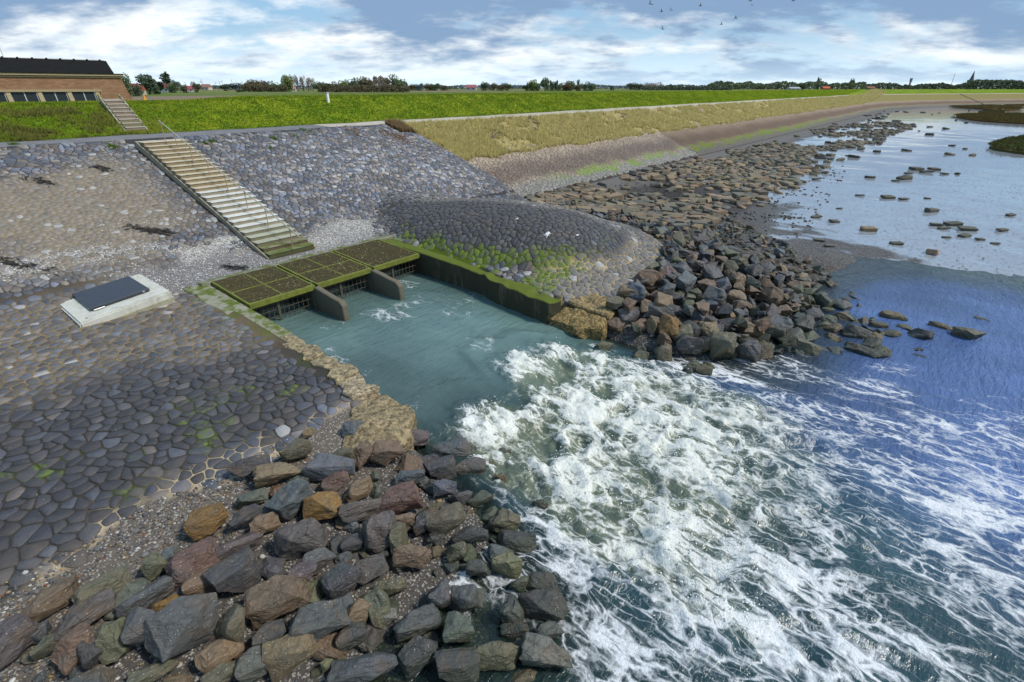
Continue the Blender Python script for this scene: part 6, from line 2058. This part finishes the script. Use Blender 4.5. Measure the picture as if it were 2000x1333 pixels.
# ------------------------------------------------------------------ salt-marsh islets
def islet(pts, h, label, c1, c2, nb, seed):
    P_ = [at(u, v, -0.25)[0] for u, v in pts]
    poly = [(p[0], p[1]) for p in P_]
    cx_ = sum(p[0] for p in poly) / len(poly); cy_ = sum(p[1] for p in poly) / len(poly)
    # smooth outline, low domed turf
    for _ in range(2):
        poly = [q for a, b_ in zip(poly, poly[1:] + poly[:1]) for q in ((a[0] * .75 + b_[0] * .25, a[1] * .75 + b_[1] * .25), (a[0] * .25 + b_[0] * .75, a[1] * .25 + b_[1] * .75))]
    n = len(poly)
    V = []
    for f, zz_ in ((1.0, -0.5), (0.985, 0.02 + h * 0.55), (0.9, h * 0.95 - 0.2 + 0.2), (0.5, h * 1.05)):
        V += [(cx_ + (p[0] - cx_) * f, cy_ + (p[1] - cy_) * f, zz_ - 0.2) for p in poly]
    V.append((cx_, cy_, h * 1.05 - 0.2))
    fq = [(r * n + k, r * n + (k + 1) % n, (r + 1) * n + (k + 1) % n, (r + 1) * n + k) for r in range(3) for k in range(n)]
    ft = [(3 * n + k, 3 * n + (k + 1) % n, 4 * n) for k in range(n)]
    me = bpy.data.meshes.new('marsh_islet'); me.from_pydata(V, [], fq + ft)
    cc = np.tile(np.array([*c1, 1.0]), (len(V), 1)); cc[:n * 2, :3] = c2
    a = me.attributes.new('tint', 'FLOAT_COLOR', 'POINT'); a.data.foreach_set('color', cc.astype(np.float32).ravel())
    for nm in ('grit', 'crack', 'wet'): me.attributes.new(nm, 'FLOAT', 'POINT')
    o = tag(link('marsh_islet', me, 'ground'), kind='structure')
    rs = np.random.default_rng(seed)
    xs = np.array([p[0] for p in poly]); ys = np.array([p[1] for p in poly])
    x = rs.uniform(xs.min(), xs.max(), nb * 3); y = rs.uniform(ys.min(), ys.max(), nb * 3)
    k_ = in_poly(x, y, poly); x, y = x[k_][:nb], y[k_][:nb]
    cg = mixc(np.zeros((len(x), 3)) + c1, c2, rs.random(len(x)) * 0.7)
    dd_ = np.hypot(x, y)
    b = blades('marsh_grass', x, y, 0 * x + h * 0.8 - 0.2, 0.25 + 0.2 * rs.random(len(x)), 0.0011 * dd_, cg, 0.3, label, 3)


islet([(1923, 290), (1945, 279), (1985, 270), (2080, 262), (2300, 265), (2300, 320), (2080, 310), (1975, 300)], 0.35, 'dark green grass on the islet at the right edge', (0.055, 0.075, 0.014), (0.075, 0.065, 0.02), 5000, 701)
islet([(1862, 229), (1875, 225), (1950, 224), (2100, 226), (2100, 246), (1990, 243), (1900, 237)], 0.5, 'brown-green grass on the long islet', (0.085, 0.080, 0.016), (0.10, 0.060, 0.020), 5000, 702)
islet([(1912, 221), (1925, 219), (1955, 220), (1958, 224), (1940, 225), (1914, 224)], 0.5, 'olive grass on the small islet', (0.07, 0.075, 0.018), (0.08, 0.06, 0.02), 1400, 703)
islet([(1828, 206), (1860, 204), (1920, 206), (1990, 211), (1995, 217), (1960, 218), (1900, 213), (1850, 210)], 0.6, 'yellow-brown grass on the far marsh', (0.10, 0.085, 0.02), (0.09, 0.055, 0.02), 2600, 704)
islet([(1930, 202), (1960, 200), (2100, 200), (2100, 208), (2000, 209), (1950, 207)], 0.6, 'brown grass on the farthest marsh strip', (0.11, 0.085, 0.025), (0.09, 0.055, 0.02), 2600, 705)

# far stairway and bench on the bending dike
fs = tag(empty('far_stairway', at(1785, 193, 3.0)[0]), 'narrow pale stairway down the far dike bend', 'stairs')
xs_, ys_ = fs.location.x, fs.location.y
for k in range(12):
    mm_ = 37.0 - k * 1.0
    yy = mm_ + float(coast(np.array([xs_]))[0])
    zt = float(terr(np.array([xs_]), np.array([yy]))[0]) + 0.15
    child(col(MB().box(xs_ - 1.0, xs_ + 1.0, yy - 0.5, yy + 0.5, zt - 0.4, zt).build('step', 'concrete'), (0.42, 0.36, 0.28)), fs)
bp_, mpp = at(1906, 181, 6.6)
bx_, by_ = bp_[0], bp_[1]
bz_ = float(terr(np.array([bx_]), np.array([by_]))[0])
bn = tag(empty('bench', (bx_, by_, bz_)), 'small dark bench on the far grass dike', 'bench')
child(MB().box(bx_ - 1.0, bx_ + 1.0, by_ - .3, by_ + .3, bz_ + .45, bz_ + .55).build('seat', 'rack_bar'), bn)
child(MB().box(bx_ - 1.0, bx_ + 1.0, by_ + .3, by_ + .4, bz_ + .55, bz_ + 1.05).build('backrest', 'rack_bar'), bn)
for k in (-.85, .75):
    child(MB().box(bx_ + k, bx_ + k + .1, by_ - .25, by_ + .25, bz_, bz_ + .449).build('leg', 'rack_bar'), bn)

# ------------------------------------------------------------------ birds
def bird(u, v, span_px, flap, yaw, roll, label):
    dist = 60.0
    r = ray(u, v)
    p = Vector(r) * dist + Vector((0, 0, H))
    sp = span_px * dist / F * 0.5
    root = tag(empty('bird', p, yaw), label, 'bird', 'flock of birds')
    root.rotation_euler = (roll, 0, yaw)
    me = bpy.data.meshes.new('bird')
    bl = sp * 0.62
    # body: spindle along x
    mb = MB(); n = 8; ring = []
    prof = ((-1.0, 0.02), (-0.72, 0.10), (-0.3, 0.17), (0.2, 0.16), (0.55, 0.10), (0.72, 0.105), (0.86, 0.06), (1.0, 0.01))
    vs_ = [(q * bl, math.cos(6.283 * k / n) * rr_ * bl, math.sin(6.283 * k / n) * rr_ * bl) for q, rr_ in prof for k in range(n)]
    fs_ = [(i * n + k, i * n + (k + 1) % n, (i + 1) * n + (k + 1) % n, (i + 1) * n + k) for i in range(len(prof) - 1) for k in range(n)]
    mb.add(vs_, fs_)
    link('body', mb.mesh('body', 0, True), 'bird_feather', root)
    link('tail', MB().add([(-0.7 * bl, -0.07 * bl, 0.02 * bl), (-0.7 * bl, 0.07 * bl, 0.02 * bl), (-1.35 * bl, 0.16 * bl, 0), (-1.35 * bl, -0.16 * bl, 0), (-0.7 * bl, -0.07 * bl, -0.02 * bl), (-0.7 * bl, 0.07 * bl, -0.02 * bl), (-1.35 * bl, 0.16 * bl, -0.02 * bl), (-1.35 * bl, -0.16 * bl, -0.02 * bl)],
                          [(0, 1, 2, 3), (7, 6, 5, 4), (0, 4, 5, 1), (1, 5, 6, 2), (2, 6, 7, 3), (3, 7, 4, 0)]).mesh('tail'), 'bird_feather', root)
    for s_ in (-1, 1):
        c1, c2 = math.cos(flap), math.sin(flap)
        c3, c4 = math.cos(flap * 0.35), math.sin(flap * 0.35)
        a1 = Vector((0.35 * bl, s_ * 0.1 * bl, 0.03 * bl)); a2 = Vector((-0.25 * bl, s_ * 0.1 * bl, 0.03 * bl))
        e1 = Vector((0.42 * bl, s_ * sp * 0.45 * c1, sp * 0.45 * c2)); e2 = Vector((-0.22 * bl, s_ * sp * 0.45 * c1, sp * 0.45 * c2))
        t1 = e1 + Vector((-0.55 * bl, s_ * sp * 0.55 * c3, sp * 0.55 * c4))
        up = Vector((0, 0, 0.02 * bl))
        q = [a1, a2, e2, t1, e1]
        link('wing', MB().add([x_ + up for x_ in q] + [x_ - up for x_ in q], [(0, 1, 2, 3, 4), (9, 8, 7, 6, 5), (0, 5, 6, 1), (1, 6, 7, 2), (2, 7, 8, 3), (3, 8, 9, 4), (4, 9, 5, 0)]).mesh('wing'), 'bird_feather', root)


for (u, v, sp, fl, yw, rl_, lb) in ((1269, 8, 17, 0.9, 1.0, 0.9, 'leftmost bird of the flock near the top edge'), (1292, 23, 12, 0.7, 0.2, 0.7, 'left bird of the close pair'), (1310, 20, 11, 0.8, 0.9, 0.8, 'right bird of the close pair'),
                                   (1368, 12, 12, 0.8, 0.3, 0.6, 'bird alone right of the close pair'), (1293, 57, 14, 0.9, 0.8, 0.9, 'lowest bird of the flock'), (1409, 48, 11, 0.7, 0.2, 0.7, 'smaller bird of the lower right pair'),
                                   (1437, 36, 13, 0.6, 0.1, 0.6, 'larger bird of the lower right pair'), (1466, 2, 13, 0.5, 0.1, 0.5, 'bird cut by the top edge above a small one'), (1469, 10, 9, 0.2, 0.0, 0.2, 'small flat bird just below the top edge one'), (1549, 2, 13, 0.7, 0.4, 0.6, 'rightmost bird at the top edge')):
    bird(u, v, sp, fl, yw - math.pi / 2 + YAW, rl_, lb)

# litter caught in the gratings, spray above the breaking water
n = 5200
x = RNG.uniform(BX0 + 0.1, BX1 - 0.1, n); y = RNG.uniform(GM0 + 0.2, GM1 - 0.1, n)
k_ = RNG.random(n) < 0.25 + 0.75 * sstep(fbm(x * 1.3, y * 1.3, 131, 3), 0.42, 0.6)
x, y = x[k_], y[k_]
scatter_pebbles('grating_litter', np.stack([x, y, gz_at(y) + 0.018], 1), RNG.uniform(0.012, 0.035, len(x)), pick_cols(len(x), [(0.10, 0.07, 0.03), (0.20, 0.17, 0.04), (0.05, 0.045, 0.02), (0.34, 0.30, 0.20)], [4, 3, 4, 0.8]), 'brown and yellow litter caught in the mossy gratings', 'litter')
sel_ = np.nonzero((foam.ravel() > 0.62) & (turb.ravel() > 0.6))[0]
sel_ = RNG.choice(sel_, 2600)
ang_ = RNG.normal(0, 0.10, (len(sel_), 2))
scatter_pebbles('spray', np.stack([S3.ravel()[sel_] + ang_[:, 0], M3.ravel()[sel_] + ang_[:, 1], zw.ravel()[sel_] + RNG.exponential(0.06, len(sel_))], 1), RNG.uniform(0.008, 0.026, len(sel_)),
                np.tile(np.array((0.80, 0.81, 0.78)), (len(sel_), 1)), 'white drops of spray over the outlet rapids', 'spray')
